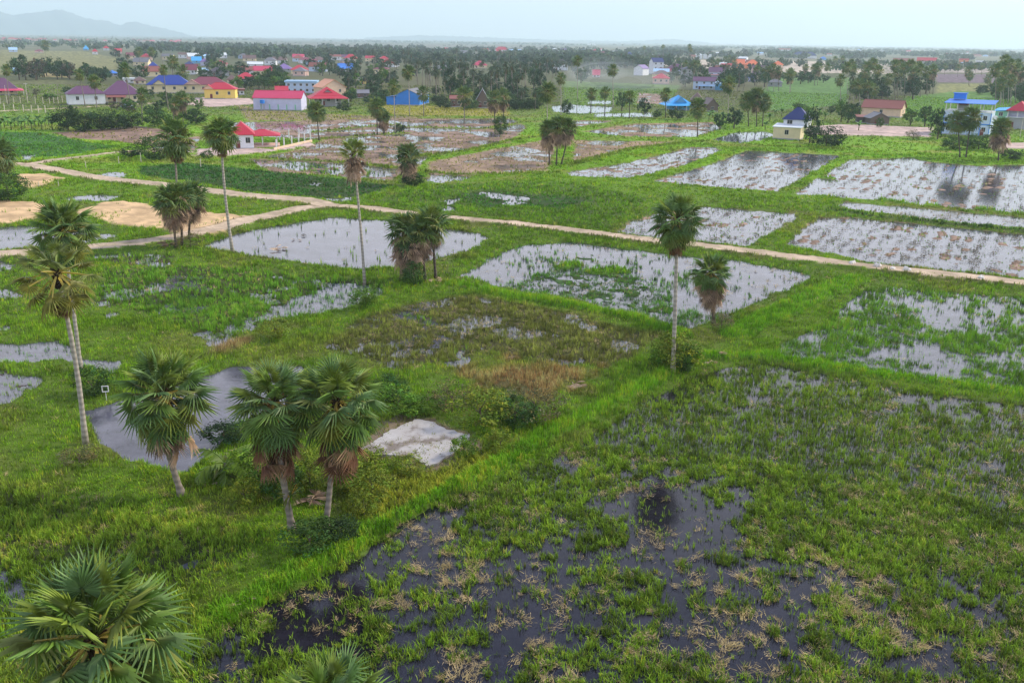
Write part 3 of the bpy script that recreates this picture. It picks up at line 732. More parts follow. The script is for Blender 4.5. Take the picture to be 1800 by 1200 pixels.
# ------------------------------------------------------------------ palms
LEAF_M = attr_mat('palm_leaf', 0.5, 0.3, transl=0.12)
DEAD_M = attr_mat('dead_palm_leaf', 0.9, 0.1, transl=0.1)
def ringed(name, rgb):
    """palm bark: leaf-scar rings, lichen blotches"""
    m = striped(name, rgb, 0.42, 'Z', 0.42, 0.95, 0.75)
    n = m.node_tree
    for q in n.nodes:
        if q.type == 'TEX_WAVE': q.inputs['Distortion'].default_value = 2.5; q.inputs['Detail'].default_value = 2
        if q.type == 'TEX_NOISE': q.inputs['Scale'].default_value = 2.2
    return m
TRUNK_PALE = ringed('palm_bark_pale', (0.36, 0.32, 0.265))
TRUNK_GREY = ringed('palm_bark_grey', (0.23, 0.195, 0.16))
TRUNK_DARK = ringed('palm_bark_dark', (0.095, 0.076, 0.062))
FIBRE_M = plain('palm_fibre', (0.055, 0.035, 0.022), 0.95, 0.4, 6, 0.1, 0.5)
def rotm(az, el, roll):
    """columns: leaf forward, side, normal for a leaf leaving at azimuth az and elevation el"""
    f = np.array([math.cos(el) * math.cos(az), math.cos(el) * math.sin(az), math.sin(el)])
    s = np.array([-math.sin(az), math.cos(az), 0.0])
    n = np.cross(f, s)
    s2 = s * math.cos(roll) + n * math.sin(roll); n2 = -s * math.sin(roll) + n * math.cos(roll)
    return np.stack([f, s2, n2], 1)
def fan_leaf(mb, base, Rm, Lp, Rb, segs, col, pcol, half=2.75, droop=0.18, sag=0.12, narrow=1.0, pw=0.05):
    """petiole of length Lp then a palmate blade of radius Rb, split into pointed segments"""
    def W(p): return tuple(base + Rm @ np.array(p, float))
    # petiole: a three-sided tapering stalk that sags a little
    k = 3
    pts = []
    for i in range(k + 1):
        t = i / k; x = Lp * t; z = -sag * Lp * t * t
        w = pw * (1.15 - 0.5 * t)
        pts.append([W((x, -w, z)), W((x, w, z)), W((x, 0, z - w * 1.2))])
    vs = [p for q in pts for p in q]; fs = []
    for i in range(k):
        for j in range(3):
            a, b = i * 3 + j, i * 3 + (j + 1) % 3
            fs.append((a, b, b + 3, a + 3))
    mb.add(vs, fs, pcol)
    hx, hz = Lp, -sag * Lp
    ang = [(-half + 2 * half * i / segs) * narrow for i in range(segs + 1)]
    edge_r = 0.40 * Rb
    col = np.array(col)
    for i in range(segs):
        a0, a1 = ang[i], ang[i + 1]; am = (a0 + a1) / 2
        rl = Rb * (0.84 + 0.16 * math.cos(am * 0.55)) * random.uniform(0.90, 1.06)
        e = edge_r * random.uniform(0.85, 1.1)
        def pt(r, a, lift):
            cup = -droop * (r / Rb) ** 2 * Rb * (0.35 + 0.65 * abs(math.sin(a)) if abs(a) < 1.7 else 1.0)
            return W((hx + r * math.cos(a), r * math.sin(a), hz + cup + lift))
        rid = 0.05 * Rb
        cs = [col * 0.9 + np.array(pcol) * 0.18, col, col, col * 1.0, col * random.uniform(1.2, 1.9) + 0.008]
        o = len(mb.v)
        mb.v += [pt(0.05 * Rb, am, 0), pt(e, a0 * 0.985 + am * 0.015, -rid * 0.5), pt(e, a1 * 0.985 + am * 0.015, -rid * 0.5), pt(e * 0.95, am, rid), pt(rl, am + random.uniform(-0.05, 0.05), -droop * Rb * random.uniform(0.1, 0.9))]
        v = random.uniform(0.8, 1.2)
        mb.c += [tuple(q * v) for q in cs]
        mb.f += [(o, o + 1, o + 3), (o, o + 3, o + 2), (o + 1, o + 4, o + 3), (o + 2, o + 3, o + 4)]
GREENS = [(0.088, 0.159, 0.023), (0.111, 0.185, 0.023), (0.073, 0.140, 0.031), (0.137, 0.185, 0.023), (0.091, 0.159, 0.044)]
def fan_crown(name, n, segs, seed, Lp=1.35, Rb=1.45, lo=-55, hi=86, yellow=0.25, tone=1.0, tint=None, pw=0.05):
    random.seed(seed)
    mb = MB()
    for i in range(n):
        t = (i + 0.5) / n
        el = R(hi + (lo - hi) * t ** 0.85 + random.uniform(-7, 7))
        az = i * 2.39996 + random.uniform(-0.25, 0.25)
        young = 1 - t
        g = np.array(random.choice(GREENS)) * tone * random.uniform(0.8, 1.2)
        g = g * (0.85 + 0.35 * young)
        if tint is not None: g = g * 0.4 + np.array(tint) * 0.6 * random.uniform(0.7, 1.2)
        if random.random() < yellow * t: g = g * 0.6 + np.array((0.10, 0.085, 0.012))
        pc = np.array((0.38, 0.29, 0.055)) if t > 0.35 else np.array((0.12, 0.16, 0.03))
        s = 0.78 + 0.3 * math.sin(min(1, t * 1.6) * math.pi / 2) + random.uniform(-0.08, 0.08)
        base = np.array([0.12 * math.cos(az), 0.12 * math.sin(az), 0.25 * young - 0.25 * t])
        fan_leaf(mb, base, rotm(az, el, random.uniform(-0.5, 0.5)), Lp * s, Rb * s, segs, g, pc * random.uniform(0.7, 1.1) * (1.6 if name and pw > 0.07 and tint is not None else 1.0), droop=0.10 + 0.28 * t, sag=0.05 + 0.10 * t, narrow=0.85 + 0.15 * min(1, t * 3), pw=pw)
    return mb.mesh(name, LEAF_M, col=True)
def dead_skirt(name, n, segs, seed, length=1.0, red=False):
    random.seed(seed)
    mb = MB()
    for i in range(n):
        az = i * 2.39996 + random.uniform(-0.4, 0.4)
        el = R(random.uniform(-72, -2) if length > 1.1 else random.uniform(-86, -45))
        g = np.array(random.choice([(0.40, 0.27, 0.18), (0.24, 0.16, 0.11), (0.54, 0.38, 0.26), (0.12, 0.085, 0.065)])) * random.uniform(0.7, 1.2)
        if red: g = np.array(random.choice([(0.22, 0.11, 0.06), (0.13, 0.065, 0.038), (0.36, 0.22, 0.12)])) * random.uniform(0.7, 1.2)
        s = random.uniform(0.65, 1.05) * length
        base = np.array([0.15 * math.cos(az), 0.15 * math.sin(az), -random.uniform(0, 1.35) * length])
        fan_leaf(mb, base, rotm(az, el, random.uniform(-0.6, 0.6)), 0.9 * s, 1.15 * s, segs, g, g * 0.8, half=1.5, droop=0.25, sag=-0.1, narrow=random.uniform(0.55, 0.95), pw=0.045)
    return mb.mesh(name, DEAD_M, col=True)
def boots_mesh(name, seed, h=0.9, r=0.42):
    """the dark mat of old leaf bases under the crown"""
    random.seed(seed)
    mb = MB()
    for i in range(46):
        az = i * 2.39996; z = -h + 1.25 * h * i / 46
        el = R(random.uniform(25, 70))
        f = np.array([math.cos(az) * math.cos(el), math.sin(az) * math.cos(el), math.sin(el)])
        p = np.array([0.1 * math.cos(az), 0.1 * math.sin(az), z])
        mb.tube([p, p + f * r * random.uniform(0.6, 1.1)], [0.085, 0.035], 4)
    return mb.mesh(name, FIBRE_M)
def fruit_mesh(name, seed):
    random.seed(seed)
    mb = MB()
    for c in range(5):
        az = random.uniform(0, 6.28)
        p0 = np.array([0.15 * math.cos(az), 0.15 * math.sin(az), 0.1]); p1 = p0 + np.array([0.75 * math.cos(az), 0.75 * math.sin(az), random.uniform(-0.05, 0.35)])
        mb.tube([p0, (p0 + p1) / 2 + (0, 0, 0.1), p1], [0.04, 0.035, 0.03], 5)
        for k in range(9):
            q = p1 + np.array([random.uniform(-.22, .22), random.uniform(-.22, .22), random.uniform(-.3, .05)])
            mb.tube([p1, q], [0.022, 0.03], 4)
    return mb.mesh(name, plain('palm_flower_stalk', (0.24, 0.11, 0.035), 0.8, 0.3, 8))
def trunk_mesh(name, top, r0, r1, mat, bend=(0, 0), n=10, rings=14, flare=1.45):
    """tapering ringed trunk from the origin to `top`"""
    mb = MB()
    top = np.array(top, float); pts, rad = [], []
    for i in range(rings + 1):
        t = i / rings
        p = top * t + np.array([bend[0], bend[1], 0]) * math.sin(math.pi * t)
        pts.append(p)
        rr = r0 + (r1 - r0) * min(1, t * 1.2)
        if t < 0.12: rr *= 1 + (flare - 1) * (1 - t / 0.12) ** 1.5
        rad.append(rr * (1 + 0.05 * ((i % 2) * 2 - 1)))
    pts[0] = pts[0] - np.array([0, 0, 0.5])
    mb.tube(pts, rad, n)
    return mb.mesh(name, mat, smooth=True)
CROWN_NEAR = [fan_crown('crown', 50, 24, 100 + i, Lp=1.4, Rb=1.3, lo=-72) for i in range(3)]
CROWN_TALL = fan_crown('crown', 24, 22, 120, Lp=1.55, Rb=1.05, lo=-58, hi=70, yellow=1.0, tone=1.2, tint=(0.125, 0.115, 0.016), pw=0.075)
CROWN_MID = [fan_crown('crown', 40, 14, 200 + i, lo=-66, pw=0.06, tone=0.85) for i in range(3)]
CROWN_SKIRTED = [fan_crown('crown', 34, 14, 250 + i, lo=-28, pw=0.06, tone=0.85) for i in range(3)]
CROWN_FAR = [fan_crown('crown', 26, 9, 300 + i, lo=-62, pw=0.08, tone=0.8) for i in range(4)]
CROWN_TUFT = fan_crown('crown', 13, 20, 330, lo=8, hi=84, tone=1.7, tint=(0.13, 0.16, 0.02))
SKIRT_NEAR = [dead_skirt('dead_fronds', 22, 14, 400 + i) for i in range(2)]
SKIRT_LONG = [dead_skirt('dead_fronds', 64, 10, 410 + i, 1.4) for i in range(3)]
SKIRT_RED = dead_skirt('dead_fronds', 22, 12, 420, 1.0, True)
BOOTS = [boots_mesh('leaf_bases', 500 + i) for i in range(2)]
FRUITS = fruit_mesh('flower_stalks', 510)
CROWN_R = 2.55
def palm(base_px, crown_px, crown_r_px, label, kind='near', trunk=None, skirt=None, skirt_scale=1.0, fruit=False, bend=0.0, r0=None, group='fan palms', seed=0, zbase=None, name='fan_palm', down=0.45, width=1.0):
    """base_px: foot of the trunk; crown_px: middle of the leaf ball; crown_r_px its half width in photo pixels"""
    b = at(*base_px, 0.3)
    zz = ground_height(b[0], b[1]) if zbase is None else zbase
    b[2] = max(zz, 0.0) - 0.05
    top = on_plane(crown_px[0], crown_px[1], b)
    rcrown = crown_r_px / ppm(top)
    sc = rcrown / (CROWN_R * (1.09 if kind == 'near' else 1.0))
    rnd = random.Random(seed * 7 + int(base_px[0]))
    t = thing(name, label, 'palm tree', tuple(b), 0, group)
    loc = top - b
    r0 = (r0 or 0.24) * 0.80
    tm = trunk_mesh('trunk', loc, r0, r0 * 0.72, trunk or TRUNK_GREY, (bend, rnd.uniform(-.3, .3)), 12 if kind == 'near' else 7, 18 if kind == 'near' else 8)
    link('trunk', tm, t)
    rz = rnd.uniform(0, 6.28)
    tilt = (rnd.uniform(-.12, .12), rnd.uniform(-.12, .12), rz)
    me = {'near': CROWN_NEAR, 'tall': [CROWN_TALL], 'mid': CROWN_SKIRTED if skirt == 'long' else CROWN_MID, 'far': CROWN_FAR, 'tuft': [CROWN_TUFT]}[kind]
    me = me[rnd.randrange(len(me))]
    link('crown', me, t, tuple(loc), tilt, (sc * width, sc * width, sc * rnd.uniform(1.06, 1.18)))
    if kind in ('near', 'tall', 'tuft', 'mid'):
        link('leaf_bases', BOOTS[rnd.randrange(2)], t, tuple(loc - np.array([0, 0, 0.1 * sc])), (0, 0, rz), (sc, sc, sc * 1.1))
    if skirt:
        sk = {'near': SKIRT_NEAR, 'long': SKIRT_LONG, 'red': [SKIRT_RED]}[skirt]
        link('dead_fronds', sk[rnd.randrange(len(sk))], t, tuple(loc - np.array([0, 0, (down if skirt != 'long' else 0.25) * sc])), (0, 0, rz), (sc * skirt_scale, sc * skirt_scale, sc * skirt_scale * (1.5 if skirt == 'long' else 1.0)))
    if fruit:
        link('flower_stalks', FRUITS, t, tuple(loc), (0, 0, rz), (sc,) * 3)
    return t
G1 = 'fan palms rising from the paddies'
palm((150, 776), (100, 478), 72, 'tall slender palm at left with pale trunk and yellow leaf stalks, nearer of its pair', 'tall', TRUNK_PALE, 'red', 0.55, bend=0.15, group=G1, r0=0.25, down=1.5)
palm((142, 648), (110, 402), 62, 'tall palm with bare pale trunk just behind the yellow-stalked palm', 'near', TRUNK_PALE, None, group=G1, r0=0.23)
palm((320, 866), (288, 690), 90, 'stout fan palm leaning left beside the weedy pond', 'near', TRUNK_GREY, 'near', 1.1, bend=-0.35, group=G1, r0=0.27, down=0.9)
palm((514, 926), (482, 706), 84, 'fan palm with brown flower stalks and a plant on its trunk, left of a pair', 'near', TRUNK_GREY, 'red', 1.3, True, bend=-0.1, group=G1, r0=0.26, down=1.25)
palm((572, 926), (592, 704), 86, 'dense fan palm by the concrete slab, right of a close pair', 'near', TRUNK_GREY, 'red', 1.25, group=G1, r0=0.23, down=1.3)
palm((300, 1620), (166, 1118), 162, 'big fan palm with yellow leaf stalks in the lower left corner, nearest of all', 'near', TRUNK_GREY, 'near', 0.7, group=G1, zbase=0.3)
palm((640, 1780), (586, 1250), 122, 'fan palm at the bottom edge showing only the top of its crown', 'near', TRUNK_GREY, None, group=G1, zbase=0.3)
palm((641, 497), (621, 268), 27, 'slender palm with a small yellow-green tuft and hanging straw-coloured dead fronds', 'tuft', TRUNK_PALE, 'long', 0.85, group=G1, r0=0.22, bend=0.1, down=1.0)
palm((722, 490), (714, 405), 37, 'left palm of the clump below the open pond, with a shaggy brown skirt', 'mid', TRUNK_DARK, 'long', 0.95, group=G1)
palm((748, 492), (740, 402), 30, 'middle palm of the clump below the open pond', 'mid', TRUNK_DARK, 'long', 0.9, group=G1)
palm((766, 488), (759, 392), 36, 'right palm of the clump below the open pond, its skirt tan', 'mid', TRUNK_DARK, 'near', 1.1, group=G1)
palm((1183, 652), (1191, 384), 51, 'tall palm with straight white trunk standing by the field corner bush', 'near', TRUNK_PALE, 'red', 0.8, group=G1, r0=0.24, down=1.6)
palm((1255, 566), (1251, 478), 40, 'short palm with a full grey skirt, right of the white-trunked palm', 'near', TRUNK_DARK, 'long', 0.85, group=G1)
palm((720, 324), (717, 272), 23, 'short skirted palm standing alone on the bund north of the track', 'mid', TRUNK_DARK, 'long', 0.9, group=G1)
palm((409, 443), (388, 233), 32, 'tall palm with pale trunk at the left end of the open pond', 'mid', TRUNK_PALE, 'red', 0.7, bend=-0.3, group=G1, r0=0.26, down=1.6)
palm((316, 395), (307, 240), 33, 'tall palm rising behind the dark clump on the sand edge', 'mid', TRUNK_GREY, 'red', 0.8, group=G1, down=1.5)
palm((310, 434), (299, 350), 31, 'left palm of the dark skirted clump at the sand edge', 'mid', TRUNK_DARK, 'long', 0.85, group=G1)
palm((320, 432), (318, 343), 26, 'middle palm of the dark skirted clump at the sand edge', 'mid', TRUNK_DARK, 'long', 0.85, group=G1)
palm((332, 420), (337, 342), 28, 'right palm of the dark skirted clump at the sand edge', 'mid', TRUNK_DARK, 'long', 0.8, group=G1)
palm((0, 318), (2, 270), 30, 'palm cut by the left edge above the round bush', 'mid', TRUNK_DARK, 'near', 0.9, group=G1)
G2 = 'fan palms of the middle distance'
palm((561, 246), (556, 194), 18, 'single green palm right of the red-roofed roadside house', 'mid', TRUNK_DARK, None, group=G2)
palm((663, 236), (662, 187), 17, 'taller of two dark palms between the flooded stubble fields', 'mid', TRUNK_DARK, 'near', 0.9, group=G2)
palm((675, 235), (674, 205), 13, 'shorter, brown-skirted one of two palms between the flooded stubble fields', 'mid', TRUNK_DARK, 'long', 0.9, group=G2)
palm((695, 233), (692, 151), 13, 'thin tall palm in front of the blue shed', 'far', TRUNK_PALE, None, group=G2, r0=0.22)
palm((720, 203), (718, 126), 13, 'tall palm whose trunk crosses the blue shed gable', 'far', TRUNK_PALE, 'near', 0.6, group=G2, r0=0.22)
palm((745, 204), (744, 163), 14, 'palm at the right end of the blue shed', 'far', TRUNK_GREY, None, group=G2)
palm((816, 210), (817, 166), 16, 'yellowish palm at the front of the dark grove', 'far', TRUNK_GREY, 'near', 1.0, group=G2)
palm((870, 215), (868, 172), 15, 'palm with hanging dead fronds at the grove edge, left of a pair', 'far', TRUNK_DARK, 'long', 0.8, group=G2)
palm((886, 214), (884, 168), 15, 'palm with hanging dead fronds at the grove edge, right of a pair', 'far', TRUNK_DARK, 'long', 0.8, group=G2)
palm((962, 232), (962, 160), 18, 'tall palm standing behind the three-trunked dark clump', 'mid', TRUNK_PALE, 'near', 0.7, group=G2, r0=0.25)
palm((966, 288), (964, 226), 18, 'left palm of the three-trunked dark clump on the bund', 'mid', TRUNK_DARK, 'long', 0.95, group=G2)
palm((978, 290), (981, 220), 18, 'middle palm of the three-trunked dark clump on the bund', 'mid', TRUNK_DARK, 'long', 0.95, group=G2)
palm((986, 289), (998, 222), 17, 'right leaning palm of the three-trunked dark clump on the bund', 'mid', TRUNK_DARK, 'long', 0.9, group=G2, bend=0.3)
palm((986, 202), (986, 137), 11, 'tall thin palm right of the grove beside the round tree', 'far', TRUNK_PALE, 'near', 0.7, group=G2, r0=0.22)
palm((1015, 174), (1015, 106), 10, 'tallest thin palm over the open green field', 'far', TRUNK_PALE, None, group=G2, r0=0.22)
palm((1078, 190), (1077, 122), 11, 'tall palm standing in the smoke', 'far', TRUNK_PALE, 'near', 0.6, group=G2, r0=0.22)
palm((1038, 198), (1040, 164), 11, 'left palm of two beside the small bright pool', 'far', TRUNK_DARK, None, group=G2)
palm((1063, 200), (1064, 162), 11, 'right palm of two beside the small bright pool', 'far', TRUNK_DARK, None, group=G2)
palm((1106, 208), (1107, 170), 12, 'palm with ivy on its trunk behind the pool bank', 'far', TRUNK_DARK, None, group=G2)
palm((1170, 207), (1170, 165), 12, 'palm left of the bright blue stepped roof', 'far', TRUNK_DARK, None, group=G2)
palm((1226, 240), (1227, 187), 17, 'dark palm with a bushy trunk in front of the blue stepped roof', 'mid', TRUNK_DARK, 'near', 0.9, group=G2)
palm((1280, 212), (1281, 147), 15, 'tall palm right of the blue-winged white house', 'far', TRUNK_PALE, 'near', 0.6, group=G2, r0=0.23)
palm((1316, 222), (1314, 176), 16, 'left palm of the dark trio behind the banana plants', 'mid', TRUNK_DARK, 'near', 0.9, group=G2)
palm((1330, 222), (1330, 170), 17, 'middle palm of the dark trio behind the banana plants', 'mid', TRUNK_DARK, 'long', 0.7, group=G2)
palm((1340, 222), (1343, 178), 15, 'right palm of the dark trio behind the banana plants', 'mid', TRUNK_DARK, 'near', 0.9, group=G2)
palm((1688, 276), (1684, 212), 20, 'left palm of the pair before the light blue house', 'mid', TRUNK_DARK, None, group=G2)
palm((1698, 276), (1707, 206), 20, 'right palm of the pair before the light blue house', 'mid', TRUNK_DARK, None, group=G2)
palm((1755, 283), (1760, 224), 19, 'heavily skirted palm by the ditch below the green house', 'mid', TRUNK_DARK, 'long', 1.0, group=G2)
G3 = 'fan palms around the village on the left'
for bx, by, cx, cy, r_, lb, kd, sk in (
        (16, 182, 11, 122, 10, 'palm over the red awning at the left edge', 'far', 'near'), (150, 188, 139, 130, 11, 'palm in front of the small white house', 'far', 'near'),
        (170, 189, 165, 142, 13, 'low palm at the corner of the small white house', 'far', 'near'), (230, 186, 219, 122, 13, 'palm in front of the broad purple roof', 'far', None),
        (250, 216, 249, 165, 12, 'dark palm at the end of the hedge', 'far', 'near'), (296, 192, 287, 122, 9, 'palm with one orange dead leaf before the blue roof', 'far', 'near'),
        (305, 162, 303, 108, 12, 'tallest palm above the blue roof', 'far', None), (321, 158, 321, 126, 13, 'dense palm at the right end of the blue roof', 'far', None),
        (322, 214, 320, 172, 14, 'dark drooping palm before the yellow house wall', 'far', 'long'), (305, 215, 306, 182, 11, 'small brown-skirted palm left of the drooping palm', 'far', 'long'),
        (247, 120, 244, 90, 8, 'left of two distant palms over the village trees', 'far', None), (267, 122, 266, 90, 8, 'right of two distant palms over the village trees', 'far', None),
        (80, 100, 79, 79, 9, 'dark palm over the far field at left', 'far', None)):
    palm((bx, by), (cx, cy), r_, lb, kd, TRUNK_GREY, sk, 0.8, group=G3)
# repeats: far palms share crown meshes; each carries a place in its own stand
def stand(spots, label, group, h_m=(11, 15), rad=(2.9, 3.6), skirtp=0.4):
    for i, (bx, by, cy) in enumerate(spots):
        b = at(bx, by); s = ppm(b)
        palm((bx, by), (bx + random.uniform(-2, 2), cy), random.uniform(*rad) * s, label, 'far', random.choice([TRUNK_GREY, TRUNK_PALE]), random.choice(['near', 'long']) if random.random() < skirtp else None, 0.8, group=group, seed=i)
stand([(1497, 158, 112), (1500, 160, 122), (1490, 166, 118), (1535, 168, 112), (1543, 172, 124), (1572, 168, 114), (1578, 172, 130), (1590, 170, 120), (1600, 172, 114), (1607, 174, 127), (1618, 170, 120), (1630, 168, 126), (1640, 166, 122), (1634, 164, 132), (1560, 174, 138), (1520, 170, 128), (1527, 164, 116), (1584, 166, 112), (1612, 168, 116)],
      'fan palm of the big grove in the green field at right', 'palms of the big grove in the green field')
stand([(1478, 178, 140), (1500, 182, 152), (1512, 186, 150), (1525, 186, 152), (1537, 184, 156)], 'low dark palm in the front row before the pinkish house', 'low palms before the pinkish house', skirtp=0.7)
stand([(1390, 162, 128), (1388, 164, 132), (1437, 150, 118), (1432, 150, 120), (1455, 140, 116), (1415, 142, 118), (1369, 160, 124), (1360, 160, 120), (1350, 160, 124), (1330, 150, 122)], 'fan palm along the far edge of the green field', 'palms along the far edge of the green field')
stand([(1703, 150, 123), (1705, 152, 133), (1715, 135, 115), (1735, 150, 138), (1725, 132, 116), (1683, 135, 118), (1660, 132, 116)], 'fan palm on the edge of the ploughed purple field', 'palms by the ploughed purple field')
stand([(1750, 190, 122), (1760, 182, 118), (1764, 185, 132), (1772, 182, 112), (1777, 186, 140), (1790, 176, 112), (1768, 178, 106), (1785, 180, 120), (1797, 178, 126), (1758, 186, 148)], 'fan palm of the tall grove at the right edge', 'palms of the tall grove at the right edge')
stand([(1167, 108, 82), (1211, 112, 82), (1134, 106, 84), (1216, 112, 88), (1191, 122, 106), (1470, 120, 104), (1483, 122, 103)], 'lone distant palm over the far pale sand strip', 'lone palms over the sand strip', (13, 16), (3.2, 4.0), 0.1)
stand([(1205, 140, 112), (1212, 142, 116), (1220, 142, 112), (1228, 140, 114), (1250, 122, 106), (1262, 126, 108), (1275, 124, 104), (1284, 124, 102), (1256, 124, 110), (1290, 128, 108)], 'fan palm among the houses right of the white tower', 'palms among the houses by the tower')
# ------------------------------------------------------------------ buildings
WM = {k: plain('wall_' + k, c, 0.85, 0.10, 0.6, 0.2) for k, c in dict(
    white=(0.72, 0.73, 0.76), paleblue=(0.50, 0.60, 0.76), cream=(0.74, 0.62, 0.40), yellow=(0.80, 0.60, 0.16), pink=(0.70, 0.47, 0.40), peach=(0.72, 0.52, 0.37),
    blue=(0.045, 0.22, 0.66), sky=(0.16, 0.42, 0.68), grey=(0.36, 0.36, 0.37), green=(0.24, 0.52, 0.36), wood=(0.17, 0.125, 0.10), orange=(0.62, 0.22, 0.10), dark=(0.10, 0.085, 0.08), lilac=(0.55, 0.55, 0.72)).items()}
RM = {k: striped('roof_' + k, c, 0.45, 'X', 0.16, 0.55) for k, c in dict(
    red=(0.46, 0.030, 0.055), magenta=(0.52, 0.050, 0.115), purple=(0.135, 0.060, 0.120), maroon=(0.20, 0.05, 0.075), blue=(0.030, 0.055, 0.27), bright=(0.055, 0.20, 0.62), sky=(0.06, 0.36, 0.72), navy=(0.03, 0.04, 0.14),
    grey=(0.17, 0.165, 0.18), dark=(0.075, 0.062, 0.068), brown=(0.155, 0.095, 0.085), orange=(0.68, 0.16, 0.06), pink=(0.60, 0.30, 0.28), white=(0.62, 0.66, 0.68), rust=(0.24, 0.08, 0.06), lblue=(0.36, 0.55, 0.75), salmon=(0.70, 0.33, 0.18), violet=(0.22, 0.14, 0.34)).items()}
PANE_M = plain('window_glass', (0.022, 0.026, 0.034), 0.12, 0.3, 2, 0.5)
FRAME_M = plain('window_frame', (0.55, 0.52, 0.48), 0.6, 0.1, 2)
DOOR_M = plain('door_wood', (0.17, 0.035, 0.035), 0.6, 0.2, 2)
TRIM_M = plain('white_trim', (0.72, 0.70, 0.68), 0.7, 0.08, 2)
CONC_M = plain('concrete_post', (0.62, 0.55, 0.45), 0.9, 0.2, 2, 0.1)
b_ = MB()
for q in ((-.56, -.48, -.56, .56), (.48, .56, -.56, .56), (-.48, .48, -.56, -.48), (-.48, .48, .48, .56), (-.03, .03, -.48, .48)):
    b_.box(q[0], q[1], -0.06, 0.03, q[2], q[3])
WIN_FR = b_.mesh('window', FRAME_M)
b_ = MB(); b_.box(-.48, .48, -0.03, 0.02, -.48, .48); WIN_PA = b_.mesh('pane', PANE_M)
b_ = MB(); b_.box(-.5, .5, -0.05, 0.02, 0, 1); b_.box(-.03, .03, -0.07, -0.05, 0.05, 0.95); DOOR_ME = b_.mesh('door', DOOR_M)
HOUSES = []
def house_near(b, pad=3.0):
    """true on a house plot or on the open ground just before one"""
    rt_, at_ = math.hypot(b[0], b[1]), math.atan2(b[0], b[1])
    for h in HOUSES:
        if math.hypot(b[0] - h[0], b[1] - h[1]) < h[2] + pad: return True
        rh_ = math.hypot(h[0], h[1])
        if rh_ - 0.06 * rh_ - 14 < rt_ < rh_ and abs(math.atan2(h[0], h[1]) - at_) * rh_ < h[2] * 0.9 and rh_ < 1900: return True
    return False
def roof_mb(mb, kind, x0, x1, y0, y1, z, rh, ov=0.5, th=0.14):
    """roof over the plan x0..x1, y0..y1 with eaves at z and ridge rh above"""
    ax0, ax1, ay0, ay1 = x0 - ov, x1 + ov, y0 - ov, y1 + ov
    cx, cy = (x0 + x1) / 2, (y0 + y1) / 2
    w, d = x1 - x0, y1 - y0
    ze = z - ov * rh / (d / 2) * 0.5 if kind in ('gable', 'hip') else z - ov * rh / (w / 2) * 0.5
    if kind == 'gable':
        mb.slab([(ax0, ay0, ze), (ax1, ay0, ze), (ax1, cy, z + rh), (ax0, cy, z + rh)], th)
        mb.slab([(ax1, ay1, ze), (ax0, ay1, ze), (ax0, cy, z + rh), (ax1, cy, z + rh)], th)
        mb.box(ax0, ax1, cy - .15, cy + .15, z + rh - .05, z + rh + .07)
    elif kind == 'gable_end':
        mb.slab([(ax0, ay0, ze), (cx, ay0, z + rh), (cx, ay1, z + rh), (ax0, ay1, ze)][::-1][::-1], th)
        mb.slab([(ax1, ay0, ze), (ax1, ay1, ze), (cx, ay1, z + rh), (cx, ay0, z + rh)], th)
        mb.box(cx - .15, cx + .15, ay0, ay1, z + rh - .05, z + rh + .07)
    elif kind == 'hip':
        if w >= d: a, b = (ax0 + (d / 2 + ov), cy), (ax1 - (d / 2 + ov), cy)
        else: a, b = (cx, ay0 + w / 2 + ov), (cx, ay1 - (w / 2 + ov))
        A, B = (a[0], a[1], z + rh), (b[0], b[1], z + rh)
        if w >= d:
            mb.slab([(ax0, ay0, ze), (ax1, ay0, ze), B, A], th); mb.slab([(ax1, ay1, ze), (ax0, ay1, ze), A, B], th)
            mb.slab([(ax0, ay1, ze), (ax0, ay0, ze), A], th); mb.slab([(ax1, ay0, ze), (ax1, ay1, ze), B], th)
        else:
            mb.slab([(ax0, ay0, ze), (ax1, ay0, ze), A], th); mb.slab([(ax1, ay1, ze), (ax0, ay1, ze), B], th)
            mb.slab([(ax0, ay1, ze), (ax0, ay0, ze), A, B], th); mb.slab([(ax1, ay0, ze), (ax1, ay1, ze), B, A], th)
        mb.box(min(a[0], b[0]) - .1, max(a[0], b[0]) + .1, min(a[1], b[1]) - .1, max(a[1], b[1]) + .1, z + rh - .08, z + rh + .06)
    elif kind == 'shed':
        mb.slab([(ax0, ay0, z), (ax1, ay0, z), (ax1, ay1, z + rh), (ax0, ay1, z + rh)], th)
    elif kind == 'flat':
        mb.box(ax0, ax1, ay0, ay1, z, z + max(0.25, rh))
def gable_wall(mb, kind, x0, x1, y0, y1, z, rh):
    cx, cy = (x0 + x1) / 2, (y0 + y1) / 2
    k = rh - 0.18
    if kind == 'gable':
        for x in (x0, x1 - .2):
            mb.add([(x, y0, z), (x + .2, y0, z), (x + .2, y1, z), (x, y1, z), (x, cy, z + k), (x + .2, cy, z + k)], [(0, 3, 4), (1, 5, 2), (0, 4, 5, 1), (3, 2, 5, 4)])
    elif kind == 'gable_end':
        for y in (y0, y1 - .2):
            mb.add([(x0, y, z), (x1, y, z), (x1, y + .2, z), (x0, y + .2, z), (cx, y, z + k), (cx, y + .2, z + k)], [(0, 1, 4), (2, 3, 5), (0, 4, 5, 3), (1, 2, 5, 4)])
def add_windows(t, n, x0, x1, z0, z1, y=0.0, ww=1.0, hh=1.2, side=None, label=None):
    for i in range(n):
        x = x0 + (x1 - x0) * (i + 0.5) / n; zc = (z0 + z1) / 2
        loc, rot = ((x, y, zc), (0, 0, 0)) if side is None else ((side, x, zc), (0, 0, R(90)))
        f = link('window', WIN_FR, t, loc, rot, (ww, 1, hh)); link('pane', WIN_PA, f)
